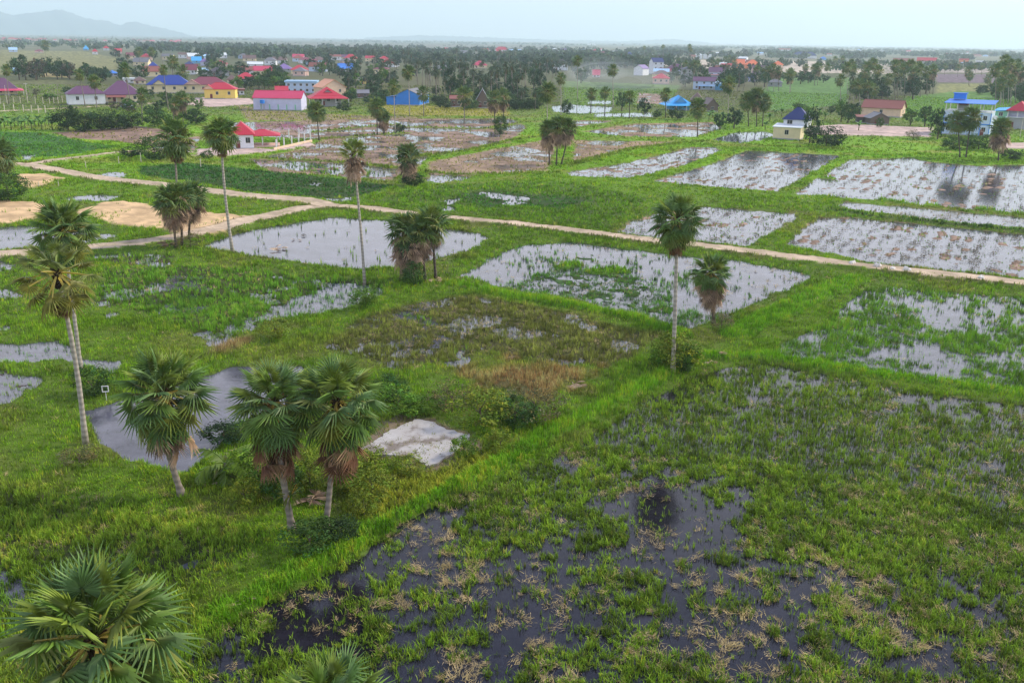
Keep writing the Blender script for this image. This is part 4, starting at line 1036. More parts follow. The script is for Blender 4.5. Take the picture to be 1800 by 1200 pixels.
def house(label, x0, x1, yb, ywall, yroof, depth, kind, wall, roof, rot=0, win=2, door=True, storeys=1, name='house', cat='house', ov=0.5, side_win=0, porch=None, extra=None, zb=0.3, doorx=0.3, group=None):
    b = at((x0 + x1) / 2, yb, zb); s = ppm(b)
    az = math.atan2(b[0], b[1])
    w = (x1 - x0) / s; h = (yb - ywall) / s
    tand = HCAM / math.hypot(b[0], b[1])
    rh = (ywall - yroof) / s - (depth / 2 if kind in ('gable', 'hip') else depth if kind == 'shed' else 0) * tand
    rh = max(rh, 0.25 if kind in ('flat', 'shed') else 0.9)
    t = thing(name, label, cat, tuple(b), -az + R(rot), group)
    HOUSES.append((b[0] + math.sin(az) * depth / 2, b[1] + math.cos(az) * depth / 2, max(w, depth) / 2))
    X0, X1 = -w / 2, w / 2
    mb = MB(); mb.box(X0, X1, 0, depth, -0.6, h - 0.02); gable_wall(mb, kind, X0, X1, 0, depth, h - 0.02, rh)
    mb.obj('wall', WM[wall], t)
    mb = MB(); roof_mb(mb, kind, X0, X1, 0, depth, h, rh, ov)
    mb.obj('roof', RM[roof] if roof in RM else WM[roof], t)
    sh = h / storeys
    for k in range(storeys):
        if win:
            lo = X0 + (0.22 * w if door and k == 0 and doorx < 0.25 else 0)
            add_windows(t, win, lo, X1, sh * k + 0.35 * sh, sh * k + 0.8 * sh, 0, min(1.1, w / win * 0.45), min(1.35, sh * 0.42))
        if side_win: add_windows(t, side_win, 0.1 * depth, 0.9 * depth, sh * k + 0.35 * sh, sh * k + 0.8 * sh, 0, 0.9, min(1.3, sh * 0.42), side=X1)
    if door:
        link('door', DOOR_ME, t, (X0 + w * doorx, 0, 0.05), None, (1.1, 1, min(2.1, h * 0.75)))
    # plinth and a pale eaves band
    mb = MB(); mb.box(X0 - .06, X1 + .06, -.06, depth + .06, -0.55, 0.25); mb.obj('plinth', WM['grey'], t)
    if porch:
        pz, pd, pm = porch
        mb = MB(); mb.slab([(X0 - .5, -pd, pz - .5), (X1 + .5, -pd, pz - .5), (X1 + .5, -0.02, pz + .1), (X0 - .5, -0.02, pz + .1)], .1); mb.obj('awning', RM[pm], t)
        for i in range(4):
            x = X0 + w * i / 3; mb = MB(); mb.box(x - .09, x + .09, -pd + .15, -pd + .33, -0.4, pz - .45); mb.obj('post', TRIM_M, t)
    if extra: extra(t, w, h, rh, depth, s)
    return t
def dormer(x, wd, z, y, rh, wall, roof):
    def f(t, w, h, r_, d, s):
        mb = MB(); roof_mb(mb, 'gable_end', x - wd / 2, x + wd / 2, y, y + 3.0, h + z, rh, 0.35); o = mb.obj('gable', RM[roof], t)
        mb = MB(); mb.add([(x - wd / 2, y + .1, h + z), (x + wd / 2, y + .1, h + z), (x, y + .1, h + z + rh - .15), (x - wd / 2, y + 2.9, h + z), (x + wd / 2, y + 2.9, h + z), (x, y + 2.9, h + z + rh - .15)],
                          [(0, 1, 2), (3, 5, 4), (0, 2, 5, 3), (1, 4, 5, 2), (0, 3, 4, 1)]); mb.obj('gable_wall', WM[wall], o)
    return f
def skirt_roof(roof, out=2.2, drop=0.9):
    """lower pent roof running round the walls below the main roof"""
    def f(t, w, h, rh, d, s):
        z1 = h - 0.15; z0 = z1 - drop; a, b = w / 2 + .3, w / 2 + out
        mb = MB()
        mb.slab([(-b, -out, z0), (b, -out, z0), (a, -.3, z1), (-a, -.3, z1)], .1)
        mb.slab([(b, -out, z0), (b, d + out, z0), (a, d + .3, z1), (a, -.3, z1)], .1)
        mb.slab([(-b, d + out, z0), (-b, -out, z0), (-a, -.3, z1), (-a, d + .3, z1)], .1)
        mb.obj('lower_roof', RM[roof], t)
        for x in (-b + .2, -b / 3, b / 3, b - .2):
            mb = MB(); mb.box(x - .1, x + .1, -out + .1, -out + .3, -.5, z0 - .06); mb.obj('post', TRIM_M, t)
    return f
def both(*fs):
    def f(*a):
        for g in fs: g(*a)
    return f
def lean_to(t, x0, x1, z, out, roof):
    mb = MB(); mb.slab([(x0, -out, z - .8), (x1, -out, z - .8), (x1, -.03, z), (x0, -.03, z)], .1); o = mb.obj('lean_to', RM[roof], t)
    for x in (x0 + .2, (x0 + x1) / 2, x1 - .2):
        m2 = MB(); m2.box(x - .08, x + .08, -out + .1, -out + .26, -.5, z - .86); m2.obj('post', TRIM_M, o)
def side_wing(t, w, h, d):
    mb = MB(); mb.box(-w / 2 - 4.5, -w / 2 - .02, 0.3, d - 1, -.5, h * 0.72); mb.obj('side_wing', WM['blue'], t)
    mb = MB(); mb.slab([(-w / 2 - 4.8, 0, h * 0.72), (-w / 2 - .02, 0, h * 0.88), (-w / 2 - .02, d - .8, h * 0.88), (-w / 2 - 4.8, d - .8, h * 0.72)], .1); mb.obj('wing_roof', RM['bright'], t)
def blue_wing(t, w, h, d):
    mb = MB(); mb.box(w / 2 + .02, w / 2 + 5.5, .5, d, -.5, h * .72); o = mb.obj('side_wing', WM['sky'], t)
    mb = MB(); mb.slab([(w / 2 + .02, 0, h * .75), (w / 2 + 5.8, 0, h * .75), (w / 2 + 5.8, d, h), (w / 2 + .02, d, h)], .1); mb.obj('wing_roof', RM['lblue'], o)
    mb = MB(); mb.slab([(-w / 2 + 3, -2.2, h * .42), (w / 2, -2.2, h * .42), (w / 2, -.02, h * .52), (-w / 2 + 3, -.02, h * .52)], .1); mb.obj('awning', RM['lblue'], t)
# ---- near row of the village
house('house with purple hip roof and long pink awning on posts at the left edge', -25, 28, 167, 156, 138, 9, 'hip', 'cream', 'purple', 0, 3, True, extra=skirt_roof('magenta', 2.8, 0.8))
house('small white house with a maroon tiled roof behind the fence posts', 124, 184, 184, 165, 152, 8, 'hip', 'white', 'purple', 6, 2, False, side_win=0)
house('wide house with the broad purple hip roof', 184, 247, 180, 166, 143, 13, 'hip', 'cream', 'purple', 0, 3, True, extra=lambda t, w, h, rh, d, s: lean_to(t, -w / 2 + 1.5, w / 2 - 6, h * 0.9, 3.0, 'rust'))
house('cream house under a deep blue hip roof with a front gable', 262, 334, 164, 149, 133, 11, 'hip', 'cream', 'blue', -4, 4, False, extra=dormer(-4.5, 6, -0.1, -1.2, 2.4, 'cream', 'blue'))
house('cream house with arched openings and a maroon hip roof', 334, 400, 164, 149, 136, 11, 'hip', 'cream', 'maroon', 0, 4, False, extra=dormer(-7.5, 7.5, -0.1, -1.2, 2.4, 'pink', 'pink'))
house('bright yellow house with a red roof and dark red door', 361, 413, 174, 157, 146, 9, 'hip', 'yellow', 'red', -8, 2, True, extra=dormer(-4.8, 5.0, -0.1, -0.7, 1.9, 'peach', 'red'), doorx=0.22)
def tank(t, w, h, rh, d, s):
    mb = MB(); mb.tube([(-w / 2 + 4, -1.6, 2.6), (-w / 2 + 4, -1.6, 4.0)], 0.9, 12); o = mb.obj('water_tank', WM['blue'], t)
    m2 = MB()
    for a in (-.6, .6):
        for c in (-.6, .6): m2.box(-w / 2 + 4 + a - .06, -w / 2 + 4 + a + .06, -1.6 + c - .06, -1.6 + c + .06, -.5, 2.6)
    m2.obj('tank_stand', WM['grey'], o)
    for i in range(5):
        x = -w / 2 + w * (i + 0.9) / 5.6; m3 = MB(); m3.box(x - .25, x + .25, -.05, .02, 0.1, 2.2); m3.obj('door', WM['green'], t)
house('long white building with a pink-red gable roof and blue water tank', 446, 530, 194, 173, 160, 10, 'gable', 'lilac', 'magenta', -14, 0, False, ov=0.35, name='long_building', cat='building', extra=tank)
house('pale blue two-storey flat-roofed building', 503, 556, 164, 146, 143, 9, 'flat', 'paleblue', 'lblue', -8, 5, True, 2, name='building', cat='building', side_win=2)
house('traditional house with stepped red roofs and a small grey gable', 556, 600, 187, 168, 154, 10, 'hip', 'grey', 'red', 6, 3, True, extra=both(skirt_roof('red', 3.0, 1.1), dormer(0, 5, 0.3, 1.5, 2.0, 'grey', 'red')))
house('orange-roofed house half hidden behind the stepped red roof', 566, 610, 168, 154, 141, 11, 'gable_end', 'peach', 'salmon', 24, 2, False)
house('red-roofed house with a yellow gable behind the long white building', 486, 506, 172, 160, 152, 8, 'gable', 'yellow', 'red', 0, 2, False)
house('blue metal shed with a white gable', 696, 738, 185, 167, 158, 16, 'gable_end', 'blue', 'grey', -16, 0, False, name='shed', cat='shed', ov=0.3, side_win=2, extra=lambda t, w, h, rh, d, s: side_wing(t, w, h, d))
# ---- roadside house with its terrace
house('white house with a crimson hip roof by the track, cut by palm leaves', 408, 446, 262, 236, 214, 9, 'hip', 'white', 'red', 0, 2, True)
t_ = thing('pavilion', 'open red-roofed pavilion on white columns beside the crimson-roofed house', 'pavilion', tuple(at(462, 257, 0.4)), R(14))
mb = MB(); roof_mb(mb, 'hip', -4.0, 4.0, -0.5, 6, 2.9, 1.2, 0.7); mb.obj('roof', RM['red'], t_)
for x in (-3.7, 0, 3.7):
    for y in (-.3, 5.7): mb = MB(); mb.box(x - .14, x + .14, y - .14, y + .14, -.4, 2.9); mb.obj('column', TRIM_M, t_)
mb = MB(); mb.box(-4.4, 4.4, -.9, 6.4, -.4, .22); mb.obj('floor', WM['pink'], t_)
def post_row(name, pts_px, n, h, label, group, mat=None, w=0.16):
    for i in range(n):
        u = i / (n - 1) * (len(pts_px) - 1); k = min(int(u), len(pts_px) - 2); f = u - k
        b = at(pts_px[k][0] + (pts_px[k + 1][0] - pts_px[k][0]) * f, pts_px[k][1] + (pts_px[k + 1][1] - pts_px[k][1]) * f, 0.3)
        mb = MB(); mb.box(-w / 2, w / 2, -w / 2, w / 2, -.5, h); mb.box(-w / 2 - .03, w / 2 + .03, -w / 2 - .03, w / 2 + .03, h, h + .08)
        if i == 0: me = mb.mesh(name, mat or CONC_M)
        o = link(name, me, None, tuple(b), (0, 0, 0)); tag(o, label, 'post', group)
post_row('fence_post', [(486, 262), (520, 254), (546, 247)], 6, 2.3, 'white concrete column of the terrace railing right of the red pavilion', 'terrace columns by the pavilion', TRIM_M, 0.28)
post_row('fence_post', [(492, 246), (516, 241), (545, 237)], 4, 2.3, 'white concrete column at the back of the terrace', 'columns at the back of the terrace', TRIM_M, 0.28)
t_ = MB(); p0, p1 = at(482, 264, 0.3), at(549, 249, 0.3)
dd = (p1 - p0) / np.linalg.norm(p1 - p0); nn_ = np.array([-dd[1], dd[0], 0])
t_.slab([tuple(p0 + (0, 0, .55)), tuple(p1 + (0, 0, .55)), tuple(p1 + nn_ * .25 + (0, 0, .55)), tuple(p0 + nn_ * .25 + (0, 0, .55))], 1.2)
tag(t_.obj('terrace_wall', WM['peach']), 'low peach wall along the front of the terrace beside the track', 'wall')
post_row('fence_post', [(1, 182), (40, 181), (85, 183), (110, 180)], 11, 2.4, 'pale concrete fence post in the far row behind the bananas', 'fence posts in the far row')
post_row('fence_post', [(8, 194), (50, 197), (80, 198)], 6, 2.4, 'pale concrete fence post in the near row behind the bananas', 'fence posts in the near row', None, 0.2)
# ---- right-hand houses
def h32(t, w, h, rh, d, s):
    mb = MB(); mb.box(-w / 2 + 2.0, w / 2 + 1.2, 4.6, 11, h - .1, h + 2.3); u = mb.obj('upper_storey', WM['white'], t)
    mb = MB(); roof_mb(mb, 'hip', -w / 2 + 2.0, w / 2 + 1.2, 4.6, 11, h + 2.3, 3.2, 0.5); mb.obj('upper_roof', RM['navy'], u)
    f = link('window', WIN_FR, u, (-1.0 + w * .1, 4.6, h + 1.2), None, (1.5, 1, 1.1)); link('pane', WIN_PA, f)
house('cream two-part house with a dark blue upper roof', 1358, 1405, 245, 224, 217, 6.5, 'shed', 'cream', 'white', -10, 1, False, ov=0.3, extra=h32)
house('pinkish building with a maroon roof behind the wooden shack', 1515, 1580, 205, 190, 176, 11, 'gable', 'peach', 'rust', -10, 1, False, name='building', cat='building', side_win=1)
house('weathered wooden shack with a grey gable roof', 1530, 1562, 219, 208, 199, 7, 'gable_end', 'wood', 'grey', 20, 1, True, name='shack', cat='shack')
house('low rusty-roofed shelter left of the wooden shack', 1508, 1530, 216, 206, 202, 6, 'shed', 'dark', 'rust', 8, 0, False, name='shack', cat='shack')
def h35(t, w, h, rh, d, s):
    # open roof terrace: posts, then the big blue sheet roof and a stair box above it
    for i in range(5):
        for y in (.3, d - .3):
            x = -w / 2 + .3 + (w - .6) * i / 4; mb = MB(); mb.box(x - .12, x + .12, y - .12, y + .12, h, h + 2.9); mb.obj('post', TRIM_M, t)
    mb = MB(); mb.slab([(-w / 2 - .4, -.9, h + 2.9), (w / 2 + .4, -.9, h + 2.9), (w / 2 + .4, d + .6, h + 3.6), (-w / 2 - .4, d + .6, h + 3.6)], .14); mb.obj('sheet_roof', RM['bright'], t)
    mb = MB(); mb.box(-w / 2 + 1.2, -w / 2 + 4.9, d - 3, d - .4, h + 3.72, h + 5.5); o = mb.obj('stair_box', WM['blue'], t)
    mb = MB(); mb.box(-w / 2 + .9, -w / 2 + 5.2, d - 3.3, d - .1, h + 5.5, h + 5.7); mb.obj('stair_box_roof', RM['bright'], o)
    mb = MB(); mb.box(-w / 2 + 3.5, w / 2 - 8, 3.2, d - 3.4, h + .1, h + 2.3); mb.obj('terrace_room', WM['grey'], t)
    mb = MB(); mb.slab([(-w / 2 + 3, 2.4, h + 2.3), (w / 2 - 7.5, 2.4, h + 2.3), (w / 2 - 7.5, d - 3.2, h + 2.75), (-w / 2 + 3, d - 3.2, h + 2.75)], .1); mb.obj('terrace_awning', RM['red'], t)
    mb = MB()
    for z in (.45, .95): mb.box(-w / 2, w / 2, -.03, .03, h + z, h + z + .06)
    mb.obj('railing', TRIM_M, t)
    for x in (-w / 2 + .02, w / 2 - 3.0, w / 2 - .22):
        mb = MB(); mb.box(x - .02, x + .22, -.05, -.004, -.4, h); mb.obj('pilaster', WM['blue'], t)
    mb = MB(); mb.box(-w / 2, w / 2, -.045, -.003, h * .48, h * .53); mb.obj('floor_band', WM['blue'], t)
    for z in (h * .3, h * .78):
        mb = MB(); mb.tube([(w / 2 + 1.1, 1.5, z), (w / 2 + 1.25, 1.2, z + .1)], [.95, .7], 14); mb.obj('satellite_dish', TRIM_M, t)
house('tall light blue building with an open blue-roofed terrace on top', 1657, 1733, 238, 199, 198, 11, 'flat', 'paleblue', 'white', -6, 4, True, 2, name='building', cat='building', ov=0.05, extra=h35, doorx=0.85)
def h36(t, w, h, rh, d, s):
    for x in (-w / 2 + .15, 0, w / 2 - .15): mb = MB(); mb.box(x - .15, x + .15, .1, .4, h, h + 2.7); mb.obj('column', TRIM_M, t)
    mb = MB(); mb.box(-w / 2, w / 2, 2.2, d, h, h + 2.7); mb.obj('upper_room', WM['lilac'], t)
    mb = MB(); roof_mb(mb, 'hip', -w / 2, w / 2, 0, d, h + 2.7, 2.9, .55); mb.obj('pyramid_roof', RM['red'], t)
    mb = MB(); mb.box(-w / 2 - 4.6, -w / 2 - .02, 1, d, h * .5, h + 2.0); o = mb.obj('green_wing', WM['green'], t)
    mb = MB(); mb.slab([(-w / 2 - 5, .6, h + 2.0), (-w / 2 - .02, .6, h + 2.5), (-w / 2 - .02, d + .3, h + 3.2), (-w / 2 - 5, d + .3, h + 2.7)], .1); mb.obj('wing_roof', RM['sky'], o)
    f = link('window', WIN_FR, o, (-w / 2 - 2.3, 1, h + 1.0), None, (1.3, 1, 1.3)); link('pane', WIN_PA, f)
house('house with a red pyramid roof over a white balcony and a green wing', 1768, 1800, 226, 208, 207, 9, 'flat', 'grey', 'white', -10, 0, True, ov=0.5, extra=h36)
# ---- blue stepped-roof house and neighbours
def h27(t, w, h, rh, d, s):
    both(skirt_roof('sky', 2.6, 1.0), dormer(0, w * 0.55, 0.3, -0.3, rh * 0.75, 'sky', 'sky'))(t, w, h, rh, d, s)
house('traditional house with stepped bright sky-blue roofs', 1178, 1212, 194, 181, 168, 9, 'hip', 'sky', 'sky', 14, 2, True, extra=h27)
house('brown-roofed house right behind the sky-blue stepped roof', 1214, 1234, 190, 176, 163, 8, 'hip', 'wood', 'brown', 0, 1, False)
house('dark gabled wooden house right of the low skirted palm', 1242, 1262, 196, 186, 174, 9, 'gable_end', 'wood', 'brown', 18, 1, False)
house('white two-storey house with a purple roof and a blue side wing', 1218, 1256, 158, 143, 136, 9, 'gable', 'paleblue', 'purple', -4, 3, True, 2, extra=lambda t, w, h, rh, d, s: blue_wing(t, w, h, d))
house('low house with a red hip roof left of the white tower, in the smoke', 1147, 1176, 148, 138, 130, 10, 'hip', 'pink', 'red', 0, 3, False)
house('white three-storey house with a blue roof, tallest of its neighbourhood', 1147, 1166, 131, 110, 103, 12, 'gable', 'white', 'navy', 18, 2, False, 3, side_win=2, name='tower_house')
house('white gable-ended hall with a pale violet roof beside the three-storey house', 1113, 1130, 133, 121, 115, 14, 'gable_end', 'white', 'violet', -22, 0, False, name='hall', cat='hall')
house('purple hip-roofed house right of the three-storey house', 1172, 1202, 130, 121, 113, 11, 'hip', 'lilac', 'purple', 0, 3, False)
house('grey unfinished two-storey house', 1196, 1216, 142, 122, 118, 9, 'hip', 'grey', 'grey', 0, 2, False, 2)
house('white house under a long purple roof before the orange roofs', 1246, 1278, 136, 127, 119, 10, 'gable', 'lilac', 'purple', 0, 3, False, porch=(2.2, 2, 'pink'))
house('small blue-fronted house under trees at the right of the purple roof', 1315, 1328, 144, 137, 133, 8, 'hip', 'lilac', 'blue', 0, 1, False)
house('left one of the orange-roofed houses', 1287, 1308, 121, 113, 105, 14, 'gable', 'orange', 'orange', 0, 2, False)
house('middle one of the orange-roofed houses, with a gable', 1310, 1336, 122, 114, 106, 14, 'hip', 'orange', 'orange', 6, 2, False)
house('right one of the orange-roofed houses behind the palms', 1357, 1376, 120, 114, 108, 12, 'hip', 'peach', 'orange', 0, 2, False)
house('grey-roofed house among palms left of the green field', 1350, 1374, 152, 145, 139, 8, 'hip', 'grey', 'grey', 0, 2, False)
# ---- village centre, mid distance
for sp in (
    ('blue tin-roofed house among coconut palms', 594, 620, 126, 121, 112, 12, 'gable', 'white', 'bright'), ('red hip-roofed house above the blue tin roof', 604, 630, 109, 104, 96, 13, 'hip', 'cream', 'red'),
    ('house with a crimson roof and pink gable in the village centre', 512, 542, 131, 123, 115, 11, 'hip', 'cream', 'red'), ('broad violet-roofed house left of the crimson roof with pink gable', 486, 514, 126, 121, 112, 13, 'hip', 'grey', 'violet'),
    ('cream house with a pinkish-red hip roof above the dark grove', 830, 856, 120, 115, 107, 14, 'hip', 'cream', 'magenta'), ('white villa with a red roof on the far edge of the village', 870, 893, 93, 88, 83, 14, 'hip', 'white', 'red'),
    ('white house with a dark gable roof left of the grove', 687, 702, 117, 111, 104, 10, 'gable', 'white', 'dark'), ('long low house with a grey-and-brown roof behind the grove', 762, 793, 125, 121, 115, 11, 'gable', 'pink', 'grey'),
    ('white house with an orange lean-to and a dark roof behind', 970, 998, 124, 113, 105, 10, 'hip', 'white', 'dark'), ('small house with a steep pink roof in the palms', 1042, 1054, 136, 132, 123, 9, 'gable', 'white', 'magenta'),
    ('teal-roofed house with a blue pinnacle on the left', 338, 354, 112, 107, 100, 10, 'gable', 'sky', 'sky'), ('lilac house with a violet roof beside the teal roof', 353, 366, 116, 109, 103, 10, 'hip', 'lilac', 'violet'),
    ('house with a pinkish-red roof and white gable in the left village', 377, 400, 117, 112, 107, 11, 'hip', 'pink', 'magenta'), ('dark grey long-roofed house behind the yellow house', 366, 402, 134, 127, 119, 12, 'hip', 'grey', 'dark'),
    ('traditional house with a wide red roof and blue gable', 414, 452, 144, 138, 128, 12, 'hip', 'white', 'red'), ('house with a navy roof and cream gable front at left', 262, 278, 124, 117, 109, 11, 'hip', 'peach', 'blue'),
    ('dark blue-roofed house with a white wall in the left village', 322, 345, 120, 115, 108, 12, 'hip', 'white', 'navy'), ('pale grey-roofed house between two dark roofs', 345, 366, 130, 125, 120, 10, 'gable', 'grey', 'lblue'),
    ('brown-roofed house behind the maroon hip roof', 400, 416, 146, 140, 132, 9, 'hip', 'cream', 'brown'), ('small red-roofed hut at the edge of the yellow house yard', 414, 429, 167, 160, 157, 7, 'flat', 'white', 'rust'),
    ('white-walled long shed above the red stepped roof', 436, 462, 118, 113, 109, 12, 'gable', 'white', 'white'), ('dark-roofed house right of the broad red roof', 432, 455, 127, 122, 117, 11, 'gable', 'paleblue', 'dark'),
    ('cream hut with a pale yellow wall behind the blue shed', 632, 650, 149, 142, 137, 9, 'gable', 'yellow', 'grey'), ('grey-roofed shed right of the stepped red roof', 624, 648, 172, 164, 158, 9, 'gable', 'wood', 'grey'),
    ('weathered hut with a grey roof inside the dark grove', 838, 858, 190, 176, 158, 9, 'gable_end', 'wood', 'grey'), ('dark plank hut at the front of the dark grove', 792, 812, 188, 174, 168, 8, 'gable', 'wood', 'rust'),
    ('blue-roofed hut behind the left trees', 20, 33, 130, 124, 120, 10, 'gable', 'sky', 'lblue'), ('small blue roof behind the palms of the small white house', 190, 206, 134, 129, 124, 9, 'hip', 'grey', 'bright'),
    ('white building with a flat roof behind the broad purple roof', 218, 236, 146, 140, 138, 9, 'flat', 'white', 'white'), ('brown-roofed house left of the deep blue roof', 236, 256, 148, 142, 135, 9, 'hip', 'cream', 'brown'),
    ('long blue-and-white shed on the far field', 894, 916, 93, 90, 87, 16, 'gable', 'grey', 'lblue'), ('purple-roofed house on the far edge above the tall palm', 986, 998, 92, 89, 86, 12, 'gable', 'white', 'violet'),
    ('white bungalow on the far edge right of the villa', 970, 979, 90, 87, 85, 12, 'hip', 'white', 'white'), ('dusky pink house on the far edge left of the white bungalow', 955, 964, 92, 88, 83, 12, 'hip', 'pink', 'rust'),
    ('red-roofed house on the far edge above the smoke', 1040, 1052, 94, 91, 87, 12, 'hip', 'white', 'red'), ('maroon-roofed house just below the far red roof', 1052, 1068, 99, 95, 91, 12, 'hip', 'white', 'maroon'),
    ('blue-roofed house left of the pale sand strip', 1100, 1112, 99, 96, 92, 12, 'hip', 'grey', 'blue'), ('long white warehouse along the near edge of the sand strip', 1121, 1162, 97, 94, 92, 10, 'gable', 'white', 'white'),
    ('small white square house above the right village', 1222, 1234, 104, 97, 94, 10, 'hip', 'white', 'white'), ('pink house with a red roof beside the small white square house', 1212, 1222, 105, 100, 97, 10, 'gable', 'pink', 'rust'),
    ('white arched house right of the small white square house', 1236, 1250, 104, 98, 96, 10, 'flat', 'white', 'white'), ('purple-red-roofed house behind the white arched house', 1244, 1256, 97, 94, 91, 12, 'hip', 'pink', 'maroon'),
    ('three-storey white building on the far right edge of the village', 1368, 1389, 96, 88, 86, 16, 'flat', 'white', 'pink'), ('long white villa with a blue and a red roof', 1393, 1434, 103, 98, 92, 16, 'hip', 'white', 'navy'),
    ('bright blue kiosk roof below the far right wood', 1441, 1452, 106, 103, 100, 10, 'hip', 'sky', 'bright'), ('long white house with a red roof behind the big grove, left', 1570, 1604, 114, 108, 103, 14, 'gable', 'white', 'rust'),
    ('long white house with a red roof behind the big grove, right', 1612, 1644, 114, 108, 102, 14, 'gable', 'white', 'red'), ('red two-storey block at the far edge of the ploughed field', 1686, 1701, 113, 106, 104, 10, 'flat', 'orange', 'red'),
    ('grey-blue shed before the red block', 1690, 1703, 117, 113, 110, 10, 'gable', 'grey', 'lblue'), ('white shed above the right edge trees', 1715, 1727, 112, 108, 107, 10, 'flat', 'white', 'white'),
    ('white far house with a red roof over the left field', 182, 192, 89, 85, 81, 14, 'hip', 'white', 'red'), ('red far roof right of the white one over the left field', 203, 214, 95, 91, 86, 14, 'gable', 'pink', 'red'),
    ('pale house among far trees at the left', 17, 30, 92, 88, 84, 14, 'gable', 'paleblue', 'lblue'), ('maroon far house under trees at the left', 62, 76, 93, 90, 87, 14, 'hip', 'pink', 'maroon'),
    ('teal far house at the left', 147, 156, 89, 86, 80, 12, 'hip', 'sky', 'sky'), ('crimson far roof left of the red one over the field', 163, 172, 96, 91, 86, 12, 'hip', 'white', 'red'),
    ('small white house among the tower-side palms', 1040, 1050, 103, 100, 99, 9, 'flat', 'white', 'white'), ('pale strip warehouse near the horizon', 1033, 1047, 80, 78.4, 77.5, 20, 'gable', 'white', 'white')):
    far_ = sp[3] < 120
    house(sp[0], *sp[1:10], 0 if len(sp) < 11 else sp[10], 1 if far_ else 2, not far_)
# far red-roofed settlement near the horizon on the left: single houses a few pixels high
rr_ = random.Random(9)
for i in range(26):
    x = rr_.uniform(4, 330); y = 70.5 + rr_.uniform(-1.5, 2.0) + x * 0.012
    wv = rr_.uniform(6, 14); b = at(x, y)
    house('distant house with a dull red roof in the settlement near the horizon at left', x - wv / 2, x + wv / 2, y, y - 1.3, y - 3.2, 14, 'hip', rr_.choice(['pink', 'white', 'peach']), rr_.choice(['red', 'rust', 'magenta']), 0, 1, False, group='red roofs near the horizon at left')
for i in range(14):
    x = rr_.uniform(1060, 1800); y = 88 + rr_.uniform(-2.5, 6) + (x - 1000) * 0.012
    wv = rr_.uniform(8, 16)
    house('small pale far house among the wood at the right', x - wv / 2, x + wv / 2, y, y - 2.6, y - 4.6, 12, rr_.choice(['hip', 'gable']), rr_.choice(['white', 'pink', 'white']), rr_.choice(['white', 'rust', 'lblue', 'red', 'violet']), 0, 1, False, group='pale far houses at the right')

# small houses half lost among the village trees
for zone, x0_, x1_, y0_, y1_, n_ in (('left village', 210, 470, 100, 136, 16), ('village centre', 470, 720, 100, 134, 16), ('right village', 1120, 1345, 104, 140, 14), ('far right wood', 1400, 1790, 90, 104, 12), ('far edge behind the grove', 720, 1100, 88, 104, 14)):
    k_ = 0; tries = 0
    while k_ < n_ and tries < 200:
        tries += 1
        x = rr_.uniform(x0_, x1_); y = rr_.uniform(y0_, y1_); b = at(x, y); s_ = ppm(b)
        if any(math.hypot(b[0] - h[0], b[1] - h[1]) < h[2] + 14 for h in HOUSES): continue
        wm_ = rr_.uniform(9, 15) * s_; rf = rr_.choice(['red', 'rust', 'purple', 'grey', 'lblue', 'white', 'magenta', 'brown', 'maroon']); wl = rr_.choice(['white', 'cream', 'pink', 'paleblue', 'white'])
        nm_ = {'lblue': 'pale blue', 'rust': 'rusty red', 'magenta': 'crimson'}.get(rf, rf)
        lab = 'small %s-walled house with a %s roof among trees, %s' % ({'paleblue': 'pale blue'}.get(wl, wl), nm_, zone)
        house(lab, x - wm_ / 2, x + wm_ / 2, y, y - rr_.uniform(3.2, 4.6) * s_, y - rr_.uniform(6.3, 7.6) * s_, rr_.uniform(8, 12), rr_.choice(['hip', 'gable', 'gable']), wl, rf, rr_.uniform(-20, 20), 2, False, group='small houses among trees, ' + zone)
        k_ += 1
# ------------------------------------------------------------------ broad-leaved trees, shrubs, coconut palms, bananas
TREE_M = attr_mat('tree_leaf', 0.7, 0.2, transl=0.15)
BARK_M = plain('tree_bark', (0.13, 0.10, 0.075), 0.95, 0.35, 3.0, 0.1)
def leaf_crown(name, seed, clumps, per, size, col, rx=0.5, rz=0.5, zc=0.6, flat=0.0, light=1.35, gap=0.0):
    """crown of a tree of height 1: leaf-sized faces in uneven clumps; returns a mesh"""
    g = np.random.default_rng(seed)
    ce = g.normal(0, 1, (clumps, 3)); ce /= np.linalg.norm(ce, axis=1)[:, None]
    rad = g.uniform(0.35, 1.0, (clumps, 1)) ** 0.5
    ce = ce * rad * 0.82 + g.normal(0, 0.07, (clumps, 3))
    cs = g.uniform(0.12, 0.34, clumps)
    tone = g.uniform(0.55, 1.5, clumps)
    hue = g.uniform(-1, 1, clumps)
    N = clumps * per
    d = g.normal(0, 1, (N, 3)); d /= np.linalg.norm(d, axis=1)[:, None]
    ci = np.repeat(np.arange(clumps), per)
    p = ce[ci] + d * (cs[ci] * g.uniform(0.55, 1.05, N))[:, None]
    p = p * np.array([rx, rx, rz]) + np.array([0, 0, zc])
    p[:, 2] = np.maximum(p[:, 2], 0.02 + 0.06 * g.uniform(0, 1, N))
    nrm = d * 0.6 + g.normal(0, 0.6, (N, 3)) + np.array([0, 0, 0.35]); nrm /= np.linalg.norm(nrm, axis=1)[:, None]
    a = np.cross(nrm, g.normal(0, 1, (N, 3))); a /= np.linalg.norm(a, axis=1)[:, None]
    b = np.cross(nrm, a)
    s = (size * g.uniform(0.6, 1.35, N))[:, None]
    v = np.stack([p - a * s, p - b * s * 0.45, p + a * s, p + b * s * 0.45], 1)
    c = np.array(col)[None] * (tone[ci] * g.uniform(0.75, 1.3, N))[:, None]
    c[:, 0] *= 1 + 0.25 * hue[ci]; c[:, 2] *= 1 - 0.2 * hue[ci]
    return np_mesh(name, v.reshape(-1, 3), np.arange(N * 4).reshape(-1, 4), TREE_M, col=np.repeat(c, 4, 0))
